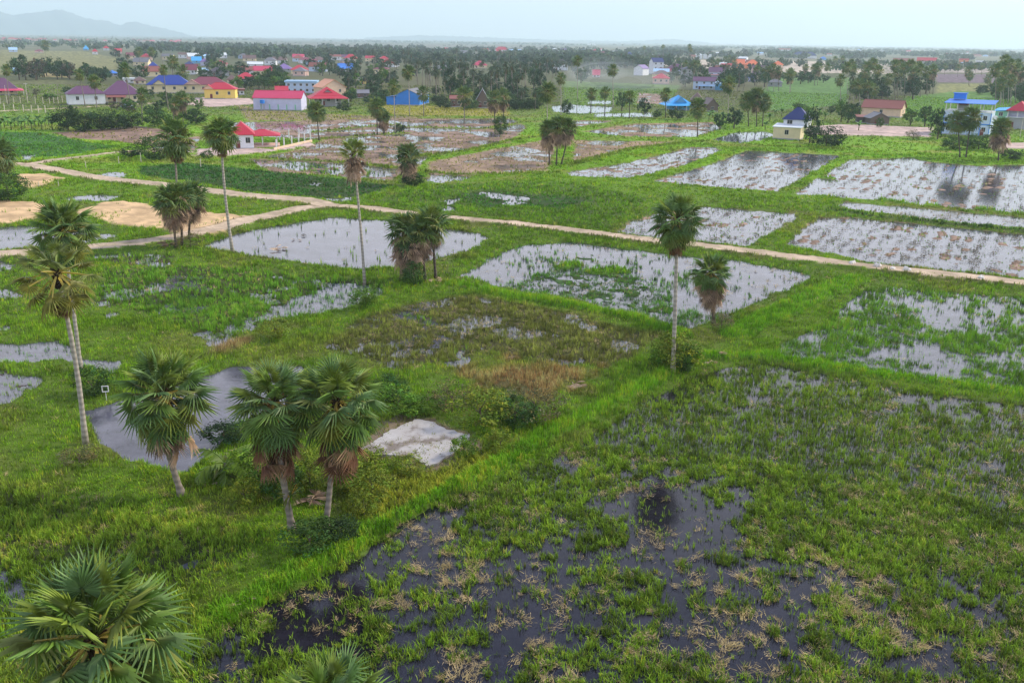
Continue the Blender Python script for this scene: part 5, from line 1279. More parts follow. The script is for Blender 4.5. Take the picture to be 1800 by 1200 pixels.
def limb_mesh(name, seed, h=0.5, r=0.035, limbs=5):
    random.seed(seed)
    mb = MB()
    mb.tube([(0, 0, -0.06), (0.01, 0, h * 0.4), (random.uniform(-.03, .03), random.uniform(-.03, .03), h)], [r * 1.3, r, r * 0.6], 7)
    for i in range(limbs):
        a = i * 2.4; z = h * random.uniform(0.35, 0.9)
        q = np.array([math.cos(a), math.sin(a), 0]) * random.uniform(0.15, 0.32)
        mb.tube([(0, 0, z), q * 0.5 + (0, 0, z + 0.10), q + (0, 0, z + 0.25)], [r * 0.6, r * 0.4, r * 0.15], 5)
    return mb.mesh(name, BARK_M, smooth=True)
LIMBS = [limb_mesh('trunk', 600 + i) for i in range(3)]
TK = {}
DKG, MIDG, LTG, BRN, YEL = (0.026, 0.060, 0.018), (0.042, 0.090, 0.022), (0.085, 0.165, 0.020), (0.085, 0.070, 0.045), (0.13, 0.15, 0.025)
TK['dark'] = [leaf_crown('crown', 700 + i, 34, 34, 0.046, DKG, 0.52, 0.48, 0.55) for i in range(4)]
TK['mid'] = [leaf_crown('crown', 710 + i, 34, 34, 0.046, MIDG, 0.50, 0.45, 0.58) for i in range(4)]
TK['light'] = [leaf_crown('crown', 720 + i, 22, 40, 0.055, LTG, 0.50, 0.45, 0.55) for i in range(3)]
TK['bare'] = [leaf_crown('crown', 730 + i, 18, 26, 0.045, BRN, 0.5, 0.42, 0.55) for i in range(2)]
TK['far'] = [leaf_crown('crown', 740 + i, 14, 26, 0.085, (0.030, 0.062, 0.024), 0.55, 0.48, 0.55) for i in range(5)]
TK['bush'] = [leaf_crown('leaves', 750 + i, 60, 42, 0.034, (0.050, 0.105, 0.018), 0.62, 0.5, 0.46) for i in range(3)]
TK['bushdark'] = [leaf_crown('leaves', 760 + i, 60, 46, 0.034, (0.026, 0.056, 0.016), 0.66, 0.5, 0.46) for i in range(3)]
TK['bushlight'] = [leaf_crown('leaves', 770 + i, 60, 40, 0.034, (0.10, 0.195, 0.016), 0.62, 0.5, 0.46) for i in range(3)]
TK['bushdry'] = [leaf_crown('leaves', 780 + i, 50, 40, 0.026, (0.14, 0.13, 0.05), 0.7, 0.5, 0.45) for i in range(2)]
TK['bushyel'] = [leaf_crown('leaves', 790 + i, 56, 40, 0.032, (0.16, 0.205, 0.018), 0.65, 0.5, 0.45) for i in range(2)]
def tree(bx, by, ty, wpx, kind, label, group=None, name='broadleaf_tree', cat='tree', bush=False, zb=None, seed=None):
    """foot at (bx,by), top at pixel row ty, crown wpx wide"""
    b = at(bx, by, 0.3)
    if zb is None and math.hypot(b[0], b[1]) < 360: zb = ground_height(b[0], b[1])
    b[2] = (max(zb, 0) if zb is not None else 0.3) - 0.04
    top = on_plane(bx, ty, b)
    h = max(top[2] - b[2], 0.4); s = ppm(b)
    wd = wpx / s
    rnd = random.Random(int(bx * 31 + by * 17 + ty))
    t = thing(name, label, cat, tuple(b), rnd.uniform(0, 6.28), group)
    ms = TK[kind]; me = ms[rnd.randrange(len(ms))]
    link(me.name.split('.')[0], me, t, None, None, (wd, wd, h))
    if bush:
        link('stems', LIMBS[rnd.randrange(3)], t, None, None, (wd * 0.5, wd * 0.5, h))
    else:
        link('trunk', LIMBS[rnd.randrange(3)], t, None, None, (min(wd, h) * 0.9, min(wd, h) * 0.9, h))
    return t
def bush(bx, by, ty, wpx, kind, label, group=None, name='bush'):
    return tree(bx, by, ty, wpx, kind, label, group, name, 'bush', True)
bush(500, 872, 800, 70, 'bush', 'green shrub behind the trunk of the palm with the plant on it')
bush(655, 875, 815, 80, 'bushyel', 'straggly yellow-green shrub in front of the slab, right of the palm pair')
bush(430, 880, 835, 60, 'bushyel', 'low yellowish shrub below the coconut sapling')
bush(690, 700, 655, 60, 'bush', 'green weedy shrub at the right edge of the palm pair crowns')
bush(795, 720, 665, 70, 'bushdry', 'olive twiggy bush left of the broad yellowish bush')
bush(905, 745, 690, 70, 'bush', 'green bush between the broad yellowish bush and the grey-brown one')
bush(1160, 640, 596, 40, 'bushlight', 'small bright shrub left of the white-trunked palm')
bush(640, 905, 862, 50, 'bushyel', 'low yellow-brown shrub on the ditch bank right of the palm pair')
# ---- coconut palms
def coco_crown(name, seed, n=15, leaflets=9, tone=1.0):
    random.seed(seed)
    mb = MB()
    for i in range(n):
        az = i * 2.39996 + random.uniform(-.2, .2); t = (i + .5) / n
        el = R(72 - 105 * t + random.uniform(-8, 8))
        g = np.array(random.choice([(0.036, 0.070, 0.020), (0.030, 0.060, 0.022), (0.055, 0.075, 0.022)])) * tone * random.uniform(0.8, 1.25)
        if t > 0.88: g = np.array((0.12, 0.085, 0.035))
        Ln = random.uniform(2.3, 2.9); k = 7
        f = np.array([math.cos(az), math.sin(az), 0]); s = np.array([-math.sin(az), math.cos(az), 0])
        P = []; e = el
        p = np.array([0, 0, 0.0])
        for j in range(k + 1):
            P.append(p.copy())
            p = p + (f * math.cos(e) + np.array([0, 0, math.sin(e)])) * Ln / k
            e -= R(13 + 5 * t)
        mb.tube(P, [0.045 * (1 - 0.85 * j / k) for j in range(k + 1)], 3, tuple(g * 1.5))
        for j in range(leaflets):
            u = 0.12 + 0.86 * j / (leaflets - 1)
            q = u * k; a = min(int(q), k - 1)
            c = P[a] + (P[a + 1] - P[a]) * (q - a); d = P[a + 1] - P[a]; d /= np.linalg.norm(d)
            ll = 0.95 * math.sin(math.pi * min(1, 0.18 + 0.80 * u)) ** 0.7 + 0.15
            for sg in (-1, 1):
                tip = c + s * sg * ll * 0.75 + d * ll * 0.55 - np.array([0, 0, ll * random.uniform(0.25, 0.6)])
                w = d * 0.13
                v = random.uniform(0.75, 1.25)
                mb.add([c - w, c + w, tip], [(0, 1, 2)], tuple(g * v))
    return mb.mesh(name, LEAF_M, col=True)
COCO = [coco_crown('crown', 800 + i) for i in range(4)]
COCO_TR = [trunk_mesh('trunk', (0.06 * (i - 1), 0.03, 1.0), 0.016, 0.011, TRUNK_GREY, (0.03 * (i - 1), 0.02), 6, 8) for i in range(3)]
for me_ in COCO_TR:
    for vv in me_.vertices:
        if vv.co.z < 0: vv.co.z = -0.05
def coco(bx, by, ty, label, group, r=2.9, seed=0):
    b = at(bx, by, 0.25)
    top = on_plane(bx, ty, b); h = max(3.0, top[2] - b[2] - 1.0)
    rnd = random.Random(int(bx * 13 + by * 7 + seed))
    t = thing('coconut_palm', label, 'palm tree', tuple(b), rnd.uniform(0, 6.28), group)
    i = rnd.randrange(3)
    link('trunk', COCO_TR[i], t, None, None, (h * 0.9, h * 0.9, h))
    sc = r / 2.7 * rnd.uniform(0.85, 1.15)
    link('crown', COCO[rnd.randrange(4)], t, (0.06 * (i - 1) * h * 0.9, 0.03 * h * 0.9, h), (0, 0, 0), (sc, sc, sc))
    return t
# ---- bananas
def banana_mesh(name, seed, n=9, col=(0.075, 0.175, 0.018)):
    random.seed(seed)
    mb = MB()
    for i in range(n):
        az = i * 2.4 + random.uniform(-.3, .3); el = R(random.uniform(35, 82)); Ln = random.uniform(1.5, 2.3)
        f = np.array([math.cos(az), math.sin(az), 0]); s = np.array([-math.sin(az), math.cos(az), 0])
        p = np.array([0, 0, 1.3]); e = el; k = 5; g = np.array(col) * random.uniform(0.7, 1.35); o = len(mb.v)
        for j in range(k + 1):
            u = j / k; w = 0.32 * math.sin(math.pi * (0.12 + 0.86 * u)) ** 0.6
            up_ = np.array([0, 0, 0.10 * w])
            mb.v += [tuple(p - s * w - up_), tuple(p + up_), tuple(p + s * w - up_)]; mb.c += [tuple(g), tuple(g * 1.4), tuple(g)]
            p = p + (f * math.cos(e) + np.array([0, 0, math.sin(e)])) * Ln / k; e -= R(20)
        for j in range(k):
            a = o + j * 3
            mb.f += [(a, a + 1, a + 4, a + 3), (a + 1, a + 2, a + 5, a + 4)]
    return mb.mesh(name, LEAF_M, col=True)
BAN = [banana_mesh('leaves', 850 + i) for i in range(3)]
b_ = MB(); b_.tube([(0, 0, -0.3), (0, 0, 0.8), (0.02, 0, 1.6)], [0.13, 0.11, 0.07], 7)
BAN_ST = b_.mesh('stem', plain('banana_stem', (0.16, 0.17, 0.06), 0.7, 0.3, 4), smooth=True)
def banana(bx, by, hpx, label, group):
    b = at(bx, by, 0.3); s = ppm(b)
    sc = hpx / s / 3.3
    t = thing('banana_plant', label, 'banana plant', tuple(b), random.uniform(0, 6.28), group)
    link('leaves', random.choice(BAN), t, None, None, (sc, sc, sc)); link('stem', BAN_ST, t, None, None, (sc, sc, sc))
# ------------------------------------------------------------------ near shrubs
bush(643, 541, 495, 46, 'bushlight', 'round leafy bush at the foot of the slender tufted palm')
bush(484, 592, 552, 56, 'bushyel', 'yellow-green shrub on the bund left of the brownish field')
bush(1186, 648, 572, 78, 'bushyel', 'loose yellow-green bush at the foot of the white-trunked palm')
bush(1204, 652, 600, 40, 'bush', 'small dark bush in front of the white-trunked palm')
bush(1268, 576, 545, 42, 'bushdry', 'dry shrub at the foot of the short skirted palm')
bush(845, 745, 675, 100, 'bushyel', 'broad yellowish bush behind the concrete slab')
bush(938, 735, 672, 95, 'bushdry', 'grey-brown twiggy bush on the dry knoll')
bush(700, 725, 672, 80, 'bushlight', 'bright green weedy shrub behind the slab, next to the palm pair')
bush(745, 722, 690, 60, 'bushlight', 'low bright green shrub at the back edge of the slab')
bush(163, 690, 638, 64, 'bush', 'dark bush behind the small white frame on the pond bank')
bush(455, 850, 772, 100, 'bushlight', 'leafy shrub between the coconut sapling and the palm pair')
bush(545, 850, 785, 80, 'bushyel', 'leafy shrub between the two trunks of the palm pair')
bush(620, 850, 790, 90, 'bushyel', 'yellowish shrub left of the concrete slab')
bush(660, 830, 780, 60, 'bushyel', 'yellow-leaved shrub at the slab corner')
bush(720, 825, 797, 62, 'bushyel', 'low yellow shrub at the front edge of the slab')
bush(815, 800, 758, 44, 'bushlight', 'bright leafy plant at the right corner of the slab')
bush(880, 792, 745, 50, 'bushyel', 'small yellow bush right of the slab')
bush(545, 965, 905, 88, 'bush', 'dark tangled shrub at the foot of the palm pair')
bush(600, 950, 905, 60, 'bushdark', 'dark shrub at the ditch corner right of the palm pair')
bush(395, 775, 735, 76, 'bushdark', 'dark bush on the pond bank behind the coconut sapling')
bush(140, 810, 778, 62, 'bushdry', 'low twiggy shrub at the foot of the tall slender palm')
bush(728, 498, 455, 44, 'bush', 'leafy bush at the foot of the clump below the open pond')
bush(725, 326, 300, 36, 'bushdark', 'dark bush at the foot of the skirted palm on the bund')
bush(15, 352, 300, 68, 'bush', 'large round bush at the left edge beside the sand')
bush(272, 280, 236, 58, 'bush', 'dark green bush by the track bend')
bush(232, 276, 255, 36, 'bushdark', 'low dark bush with pale flowers by the track bend')
bush(365, 278, 262, 22, 'bush', 'small bush by the red-roofed roadside house')
bush(335, 432, 405, 40, 'bushdry', 'dry brush under the dark palm clump')
bush(1452, 256, 218, 62, 'bushdark', 'low wide dark bush beside the cream house')
tree(1423, 250, 188, 34, 'dark', 'dark tree against the right wall of the cream house')
bush(880, 236, 198, 24, 'bush', 'small dark tree alone on a field bund', name='bush')
bush(703, 232, 214, 22, 'bushdark', 'dark bush at the foot of the thin tall palm')
bush(604, 196, 176, 24, 'bushdark', 'round dark bush in front of the red stepped roof')
bush(996, 201, 172, 20, 'bushdark', 'round dark tree beside the bright pool')
bush(1132, 205, 170, 26, 'dark', 'dense dark tree right of the pool')
tree(1093, 195, 160, 26, 'mid', 'leafy tree left of the ivy-trunked palm')
bush(1155, 207, 192, 14, 'bushdark', 'small bush behind the pool bank')
bush(1190, 210, 186, 28, 'bushdark', 'dark bush under the bright blue stepped roof')
tree(1290, 226, 188, 34, 'dark', 'dark tree beside the banana plants, right of the low skirted palm')
tree(1265, 228, 196, 26, 'mid', 'smaller leafy tree beside the banana plants')
tree(1648, 244, 188, 36, 'dark', 'dark tree before the left end of the light blue house')
tree(1625, 222, 184, 30, 'mid', 'green tree left of the light blue house')
tree(1600, 220, 190, 34, 'light', 'light green tree between the pinkish house and the light blue house')
bush(1720, 262, 232, 60, 'bush', 'green shrubs under the light blue house, right part')
bush(1675, 262, 236, 40, 'bush', 'green shrubs under the light blue house, left part')
bush(1775, 280, 258, 40, 'bushdark', 'dark shrub at the ditch beside the skirted palm')
bush(1605, 244, 226, 24, 'bushdry', 'small bare shrub in front of the pink yard')
tree(1490, 216, 178, 30, 'mid', 'green tree behind the pink yard')
tree(1478, 214, 174, 26, 'light', 'yellow-green tree behind the cream house')
tree(1504, 212, 182, 20, 'dark', 'dark slim tree left of the pinkish house')
bush(1545, 224, 204, 14, 'bush', 'small tree in front of the wooden shack')
for i, (bx, by, ty, wd) in enumerate(((120, 228, 180, 50), (150, 230, 192, 48), (178, 228, 190, 46), (205, 226, 192, 44), (232, 224, 192, 40))):
    bush(bx, by, ty, wd, 'bushdark', ['tallest dark bush at the left end of the hedge row', 'second dark bush of the hedge row from the left', 'middle dark bush of the hedge row', 'fourth dark bush of the hedge row from the left', 'last dark bush at the right end of the hedge row'][i], 'dark bushes of the hedge row')
bush(278, 222, 188, 44, 'bush', 'olive bush right of the hedge row'); bush(345, 218, 192, 36, 'bushdark', 'dark bush at the right of the drooping palm')
for i in range(16):
    banana(2 + i * 6.0, 228 - (i % 3) * 4, 24, 'bright green banana plant in the patch left of the hedge row', 'banana plants left of the hedge')
for i, (bx, by) in enumerate(((1345, 228), (1352, 214), (1362, 206), (1374, 204), (1418, 206), (1430, 210), (1440, 204), (1450, 212), (1258, 214), (1246, 212), (1252, 207), (1271, 214))):
    banana(bx, by, 20, 'bright green banana plant near the cream house' if bx > 1300 else 'bright green banana plant right of the bright blue stepped roof', 'banana plants near the cream house' if bx > 1300 else 'banana plants by the blue stepped roof')
banana(1509, 230, 22, 'young banana plant alone in the pink yard', None)
# ------------------------------------------------------------------ trees of the village and country, by stand
def scatter(n, poly, kinds, hm, wm, label, group, seed, coco_p=0.0, cluster=None):
    """n trees with their feet inside a pixel outline; heights and widths in metres"""
    r_ = random.Random(seed)
    P = np.array(poly, float); k = 0
    while k < n:
        x, y = r_.uniform(P[:, 0].min(), P[:, 0].max()), r_.uniform(P[:, 1].min(), P[:, 1].max())
        if sdist(np.array([x]), np.array([y]), P)[0] < 0: continue
        b = at(x, y); s = ppm(b)
        if house_near(b): k += 0.2; continue
        h = r_.uniform(*hm)
        ty = y - h * s * 0.97
        if r_.random() < coco_p: coco(x, y, ty - 2.5 * s, 'coconut palm ' + label, 'coconut palms ' + group, seed=seed)
        else:
            tree(x, y, ty, r_.uniform(*wm) * s, r_.choice(kinds), 'leafy tree ' + label, 'trees ' + group, zb=0.3)
        k += 1
rnd_ = random.Random(3)
# ---- left village
scatter(14, [(20, 134), (120, 132), (125, 140), (20, 142)], ['dark', 'mid', 'bare'], (9.1, 16.2), (9.2, 14.4), 'in the field row at the left', 'in the field row at the left', 1)
scatter(16, [(60, 165), (130, 160), (240, 190), (230, 200), (130, 188), (60, 176)], ['mid', 'light', 'bare'], (2.5, 5.0), (4.0, 7.0), 'around the small white house', 'around the small white house', 2)
scatter(12, [(115, 130), (260, 126), (262, 145), (118, 150)], ['dark', 'mid', 'mid'], (6.5, 12.2), (6.9, 12.0), 'behind the purple-roofed houses', 'behind the purple-roofed houses', 3, 0.2)
scatter(16, [(225, 168), (350, 172), (350, 214), (240, 214)], ['dark', 'mid', 'light'], (2.5, 5.5), (4.0, 7.0), 'between the blue roof and the hedge', 'between the blue roof and the hedge', 4)
scatter(16, [(200, 96), (480, 98), (480, 118), (200, 118)], ['far', 'dark'], (9.1, 16.2), (9.2, 15.6), 'in the left part of the far village', 'in the left part of the far village', 5, 0.35)
scatter(18, [(350, 120), (500, 120), (500, 150), (350, 148)], ['dark', 'mid', 'light'], (6.5, 12.2), (6.9, 12.0), 'between the roofs left of the pale blue building', 'left of the pale blue building', 6, 0.2)
scatter(14, [(415, 148), (505, 148), (505, 158), (415, 160)], ['mid', 'light', 'dark'], (6.5, 10.8), (8.0, 12.0), 'behind the long white building', 'behind the long white building', 7)
# ---- centre
scatter(36, [(470, 100), (720, 104), (720, 128), (470, 122)], ['far', 'dark', 'mid'], (9.1, 16.2), (9.2, 14.4), 'in the centre of the far village', 'in the centre of the far village', 8, 0.75)
scatter(44, [(560, 128), (700, 128), (700, 165), (620, 172), (560, 140)], ['dark', 'mid', 'light'], (6.5, 13.5), (6.9, 12.0), 'between the orange roof and the blue shed', 'between the orange roof and the blue shed', 9, 0.5)
scatter(12, [(612, 170), (680, 168), (680, 184), (620, 186)], ['light', 'mid'], (3.0, 6.0), (6.0, 9.0), 'left of the blue shed', 'left of the blue shed', 10)
scatter(110, [(700, 128), (960, 128), (955, 190), (800, 186), (760, 180)], ['dark', 'dark', 'mid'], (7.8, 14.9), (6.9, 12.0), 'of the dark grove', 'of the dark grove', 11, 0.72)
scatter(18, [(780, 172), (950, 176), (950, 196), (790, 194)], ['dark', 'mid'], (4.0, 7.0), (6.0, 9.0), 'at the front of the dark grove', 'at the front of the dark grove', 12, 0.35)
scatter(14, [(700, 100), (960, 104), (960, 128), (700, 124)], ['far', 'dark'], (10.4, 17.6), (9.2, 15.6), 'behind the dark grove', 'behind the dark grove', 13, 0.7)
scatter(30, [(960, 100), (1120, 106), (1110, 140), (1000, 148), (960, 140)], ['far', 'dark', 'mid'], (7.8, 14.9), (8.0, 14.4), 'along the smoky field', 'along the smoky field', 14, 0.6)
# ---- right
scatter(18, [(1120, 118), (1300, 124), (1290, 160), (1180, 160), (1120, 140)], ['dark', 'mid'], (6.5, 12.2), (6.9, 12.0), 'around the white tower house', 'around the white tower house', 15, 0.3)
scatter(16, [(1270, 128), (1350, 130), (1350, 165), (1290, 180), (1270, 165)], ['dark', 'mid'], (7.8, 14.9), (8.0, 13.2), 'left of the open green field', 'left of the open green field', 16, 0.15)
scatter(12, [(1350, 138), (1460, 140), (1460, 148), (1350, 150)], ['dark', 'mid'], (5.2, 10.8), (6.9, 10.8), 'along the far edge of the green field', 'along the far edge of the green field', 17)
scatter(28, [(1490, 150), (1640, 160), (1640, 174), (1560, 180), (1490, 184)], ['dark', 'dark', 'mid'], (6.5, 13.5), (6.9, 10.8), 'under the palms of the big grove', 'under the palms of the big grove', 18, 0.1)
scatter(18, [(1745, 158), (1830, 158), (1830, 188), (1755, 188)], ['dark', 'mid'], (6.5, 12.2), (6.9, 10.8), 'under the palms at the right edge', 'under the palms at the right edge', 19)
scatter(8, [(1715, 158), (1755, 158), (1755, 170), (1715, 170)], ['dark'], (3.0, 5.0), (6.0, 9.0), 'behind the blue terrace roof', 'behind the blue terrace roof', 20)
scatter(10, [(1400, 195), (1510, 195), (1510, 212), (1400, 212)], ['mid', 'light'], (2.5, 5.0), (4.0, 7.0), 'behind the pink yard', 'behind the pink yard', 21)
scatter(26, [(1180, 112), (1350, 118), (1350, 150), (1285, 168), (1190, 152)], ['dark', 'mid'], (8, 13), (7, 10), 'between the roofs right of the white tower house', 'between the roofs right of the white tower house', 22, 0.8)
scatter(16, [(1100, 100), (1350, 104), (1350, 112), (1100, 110)], ['far', 'dark'], (9, 14), (8, 12), 'before the pale sand strip', 'before the pale sand strip', 23, 0.7)
scatter(18, [(960, 118), (1060, 120), (1060, 142), (960, 140)], ['dark', 'mid'], (8, 13), (7, 10), 'at the left end of the smoky field', 'at the left end of the smoky field', 24, 0.8)
r2_ = random.Random(77)
for i in range(46):
    x_, y_ = r2_.uniform(765, 955), r2_.uniform(164, 194)
    b_g = at(x_, y_)
    if house_near(b_g, 1.0): continue
    s_ = ppm(b_g); h_ = r2_.uniform(2.5, 5.5)
    bush(x_, y_, y_ - h_ * s_, r2_.uniform(4, 8) * s_, r2_.choice(['bushdark', 'bushdark', 'bush']), 'dark undergrowth bush of the dark grove', 'undergrowth bushes of the dark grove')
# ---- far woods: crowns too many and too small to count, one mass per distance band
def far_wood(name, seed, bands):
    g = np.random.default_rng(seed)
    V, Fc, Cc, o = [], [], [], 0
    for (xa, xb, ya, yb, n, hm, wm, col) in bands:
        x = g.uniform(xa, xb, n); y = g.uniform(0, 1, n) * (yb - ya) + ya + (x - 900) * 0.0150
        keep = fbm(x, y * 14, 60, 3, seed) > 0.30
        for px_, py_ in zip(x[keep], y[keep]):
            b = at(px_, py_, 0.2)
            if house_near(b, 2): continue
            h = g.uniform(*hm); w_ = g.uniform(*wm) / 2
            k = 9 if py_ > 84 else 6
            d = g.normal(0, 1, (k * 3, 3)); d /= np.linalg.norm(d, axis=1)[:, None]
            c0 = np.array([0, 0, h * 0.56]) + d * np.array([w_, w_, h * 0.42]) * g.uniform(0.5, 1, (k * 3, 1))
            a = g.normal(0, 1, (k * 3, 3)) * (0.30 * h) ; bb = g.normal(0, 1, (k * 3, 3)) * (0.30 * h)
            a = a / np.linalg.norm(a, axis=1)[:, None] * 0.26 * h; bb = bb / np.linalg.norm(bb, axis=1)[:, None] * 0.2 * h
            v = np.stack([c0 - a, c0 + bb, c0 + a, c0 - bb], 1) + b
            v[:, :, 2] = np.maximum(v[:, :, 2], 0.1)
            V.append(v.reshape(-1, 3)); cc = np.array(col) * g.uniform(0.5, 1.7) * np.array([g.uniform(.8, 1.4), 1, 1])
            Cc.append(np.repeat(cc[None] * g.uniform(0.7, 1.3, (k * 3, 1)), 4, 0))
            Fc.append(np.arange(k * 12).reshape(-1, 4) + o); o += k * 12
    me = np_mesh(name, np.concatenate(V), np.concatenate(Fc), TREE_M, col=np.concatenate(Cc))
    tag(link(name, me), kind='stuff')
G_ = (0.048, 0.085, 0.036); G2_ = (0.060, 0.085, 0.042)
far_wood('far_wood', 41, [(-100, 1900, 71.6, 74.5, 2200, (7, 13), (16, 40), G_), (350, 1900, 74.5, 79.5, 2000, (6, 12), (10, 22), G_), (-100, 350, 75, 84, 260, (5, 9), (8, 16), G2_),
                          (-100, 330, 86.5, 100, 420, (6, 11), (8, 14), G_), (250, 720, 90, 112, 850, (8, 14), (8, 13), G_), (720, 1100, 84, 113, 950, (7, 12), (8, 13), G_), (1100, 1900, 79.5, 96, 2700, (8, 14), (9, 16), G_), (1180, 1500, 106, 120, 170, (6, 10), (8, 12), G_), (960, 1180, 98, 118, 260, (7, 12), (8, 12), G_), (1480, 1820, 104, 116, 160, (6, 10), (8, 12), G_), (450, 1000, 80, 88, 350, (3, 6), (8, 16), G2_), (1250, 1500, 92, 97, 200, (6, 10), (8, 14), G_)])
# ------------------------------------------------------------------ small things
def build_props():
    # cracked concrete slab
    px = [(635, 788), (667, 770), (687, 755), (712, 744), (731, 737), (755, 739), (787, 754), (826, 763), (812, 780), (800, 793), (776, 806), (755, 819), (736, 809), (720, 801), (692, 799), (667, 797)]
    pts = [at(a, b, 0.30) for a, b in px]
    q_ = []
    for i in range(len(pts)):
        a_, b_ = pts[i], pts[(i + 1) % len(pts)]
        q_ += [a_ + (b_ - a_) * u + np.array([random.uniform(-.16, .16), random.uniform(-.16, .16), 0]) for u in (0, .25, .5, .75)]
    pts = q_; c = np.mean(pts, 0)
    mb = MB(); mb.slab([tuple(p - (c[0], c[1], 0)) for p in pts][::-1], 0.4)
    m, n, b = _tree('old_concrete')
    t = n.nodes.new('ShaderNodeTexCoord')
    z = node(n, 'ShaderNodeTexNoise', Scale=0.42, Detail=7.0, Roughness=0.6); n.links.new(t.outputs['Object'], z.inputs[0])
    rp_ = n.nodes.new('ShaderNodeValToRGB'); e = rp_.color_ramp.elements
    e[0].position, e[0].color = 0.42, (0.20, 0.165, 0.135, 1); e[1].position, e[1].color = 0.50, (0.40, 0.37, 0.34, 1)
    e3 = e.new(0.75); e3.color = (0.48, 0.46, 0.44, 1)
    z2 = node(n, 'ShaderNodeTexNoise', Scale=3.0, Detail=6.0, Roughness=0.7); n.links.new(t.outputs['Object'], z2.inputs[0])
    mr = n.nodes.new('ShaderNodeMapRange'); mr.inputs['To Min'].default_value = 0.72; mr.inputs['To Max'].default_value = 1.2; n.links.new(z2.outputs[0], mr.inputs[0])
    ml = n.nodes.new('ShaderNodeVectorMath'); ml.operation = 'MULTIPLY'
    sc = n.nodes.new('ShaderNodeVectorMath'); sc.operation = 'SCALE'; n.links.new(z.outputs[0], rp_.inputs[0]); n.links.new(rp_.outputs[0], ml.inputs[0]); ml.inputs[1].default_value = (1, 1, 1)
    n.links.new(ml.outputs[0], sc.inputs[0]); n.links.new(mr.outputs[0], sc.inputs['Scale'])
    n.links.new(sc.outputs[0], b.inputs['Base Color']); b.inputs['Roughness'].default_value = 0.9
    tag(mb.obj('concrete_slab', m, None, (c[0], c[1], 0)), 'cracked pale concrete slab with earthy stains beside the palm pair', 'slab')
    # white stones along the track
    rm = plain('white_limestone', (0.66, 0.62, 0.56), 0.9, 0.25, 3, 0.1, 0.6)
    for i, (x, y, wd) in enumerate(((1498, 463, 11), (1543, 468, 13), (1569, 473, 9), (1594, 475, 14), (1724, 489, 12))):
        b0 = at(x, y, 0.42); s = ppm(b0); r0 = wd / s / 2
        bm = bmesh.new(); bmesh.ops.create_icosphere(bm, subdivisions=2, radius=1)
        rr = random.Random(i)
        for v in bm.verts:
            k = 1 + 0.35 * (math.sin(v.co.x * 3 + i) * math.cos(v.co.y * 4 + 2 * i)) + rr.uniform(-.08, .08)
            v.co = Vector((v.co.x * r0 * k, v.co.y * r0 * k, max(v.co.z, -.3) * r0 * 0.95 * k))
        me = bpy.data.meshes.new('boulder'); bm.to_mesh(me); bm.free(); me.materials.append(rm)
        tag(link('boulder', me, None, tuple(b0)), ['white boulder on the track verge, leftmost and most pointed', 'flat white boulder on the verge, second from the left', 'small grey boulder between two white ones on the verge', 'large white boulder on the verge, fourth from the left', 'whitish boulder on the verge, alone at the far right'][i], 'boulder', 'boulders along the track')
    # fallen fan leaves
    def fallen(x, y, wd, label, n=3, tone=1.0, group=None):
        b0 = at(x, y, 0.3); s = ppm(b0); gz = max(ground_height(b0[0], b0[1]), 0.0)
        rr = random.Random(int(x)); random.seed(int(x))
        mb = MB()
        for i in range(n):
            az = rr.uniform(0, 6.28); c_ = np.array(rr.choice([(0.50, 0.36, 0.25), (0.42, 0.30, 0.20), (0.55, 0.42, 0.30)])) * tone
            fan_leaf(mb, np.array([rr.uniform(-.3, .3), rr.uniform(-.3, .3), 0.25 + 0.06 * i]), rotm(az, R(rr.uniform(-4, 12)), rr.uniform(-.4, .4)), 0.5, 1.1, 16, c_, c_, half=1.4, droop=0.15, narrow=rr.uniform(.5, .9))
        k = wd / s / 2.6
        o = mb.obj('fallen_frond', DEAD_M, None, (b0[0], b0[1], gz), None, col=True); o.scale = (k, k, k)
        tag(o, label, 'palm frond', group)
    fallen(424, 1062, 44, 'pale fallen fan leaf on the ditch bank left of the dark water')
    fallen(1250, 634, 20, 'pale dead fan leaf lying right of the white-trunked palm')
    fallen(1275, 622, 26, 'brownish dead fan leaf on the bund below the short skirted palm')
    fallen(488, 435, 30, 'tan dead fronds floating in the open pond, nearest the left shore', 4)
    fallen(520, 419, 15, 'small tan dead frond floating in the open pond', 2)
    fallen(540, 412, 18, 'dark dead frond floating in the open pond', 2, 0.15)
    fallen(352, 848, 28, 'grey dead frond on the grass right of the leaning palm', 3, 0.8)
    fallen(393, 845, 30, 'grey dead frond at the foot of the coconut sapling', 3, 0.8)
    fallen(258, 883, 20, 'small dark dead frond on the grass left of the leaning palm', 2, 0.35)
    fallen(545, 882, 60, 'heap of grey dead fronds between the trunks of the palm pair', 7, 0.7)
    fallen(1010, 676, 36, 'tuft of rusty dry grass on the knoll', 5, 0.9)
    fallen(765, 493, 26, 'pale fallen stalks at the foot of the clump below the open pond', 3)
    fallen(300, 430, 40, 'grey brushwood heap beside the dark skirted clump', 6, 0.35)
    # coconut sapling and the epiphyte on the palm trunk
    b0 = at(398, 838, 0.3); s = ppm(b0)
    t = thing('coconut_sapling', 'young yellow-green coconut sapling between the leaning palm and the palm pair', 'palm tree', tuple(b0), 0.6)
    ck = coco_crown('fronds', 881, 11, 14, np.array((3.6, 3.0, 0.9)))
    k = 60 / s / 2.4
    link('fronds', ck, t, (0, 0, 0.9), None, (k, k, k))
    mb = MB(); mb.tube([(0, 0, -.3), (0, 0, 1.0)], [.16, .1], 7); mb.obj('trunk', TRUNK_GREY, t)
    bb = at(514, 926, 0.3); ep = on_plane(509, 868, bb)
    random.seed(3); mb = MB()
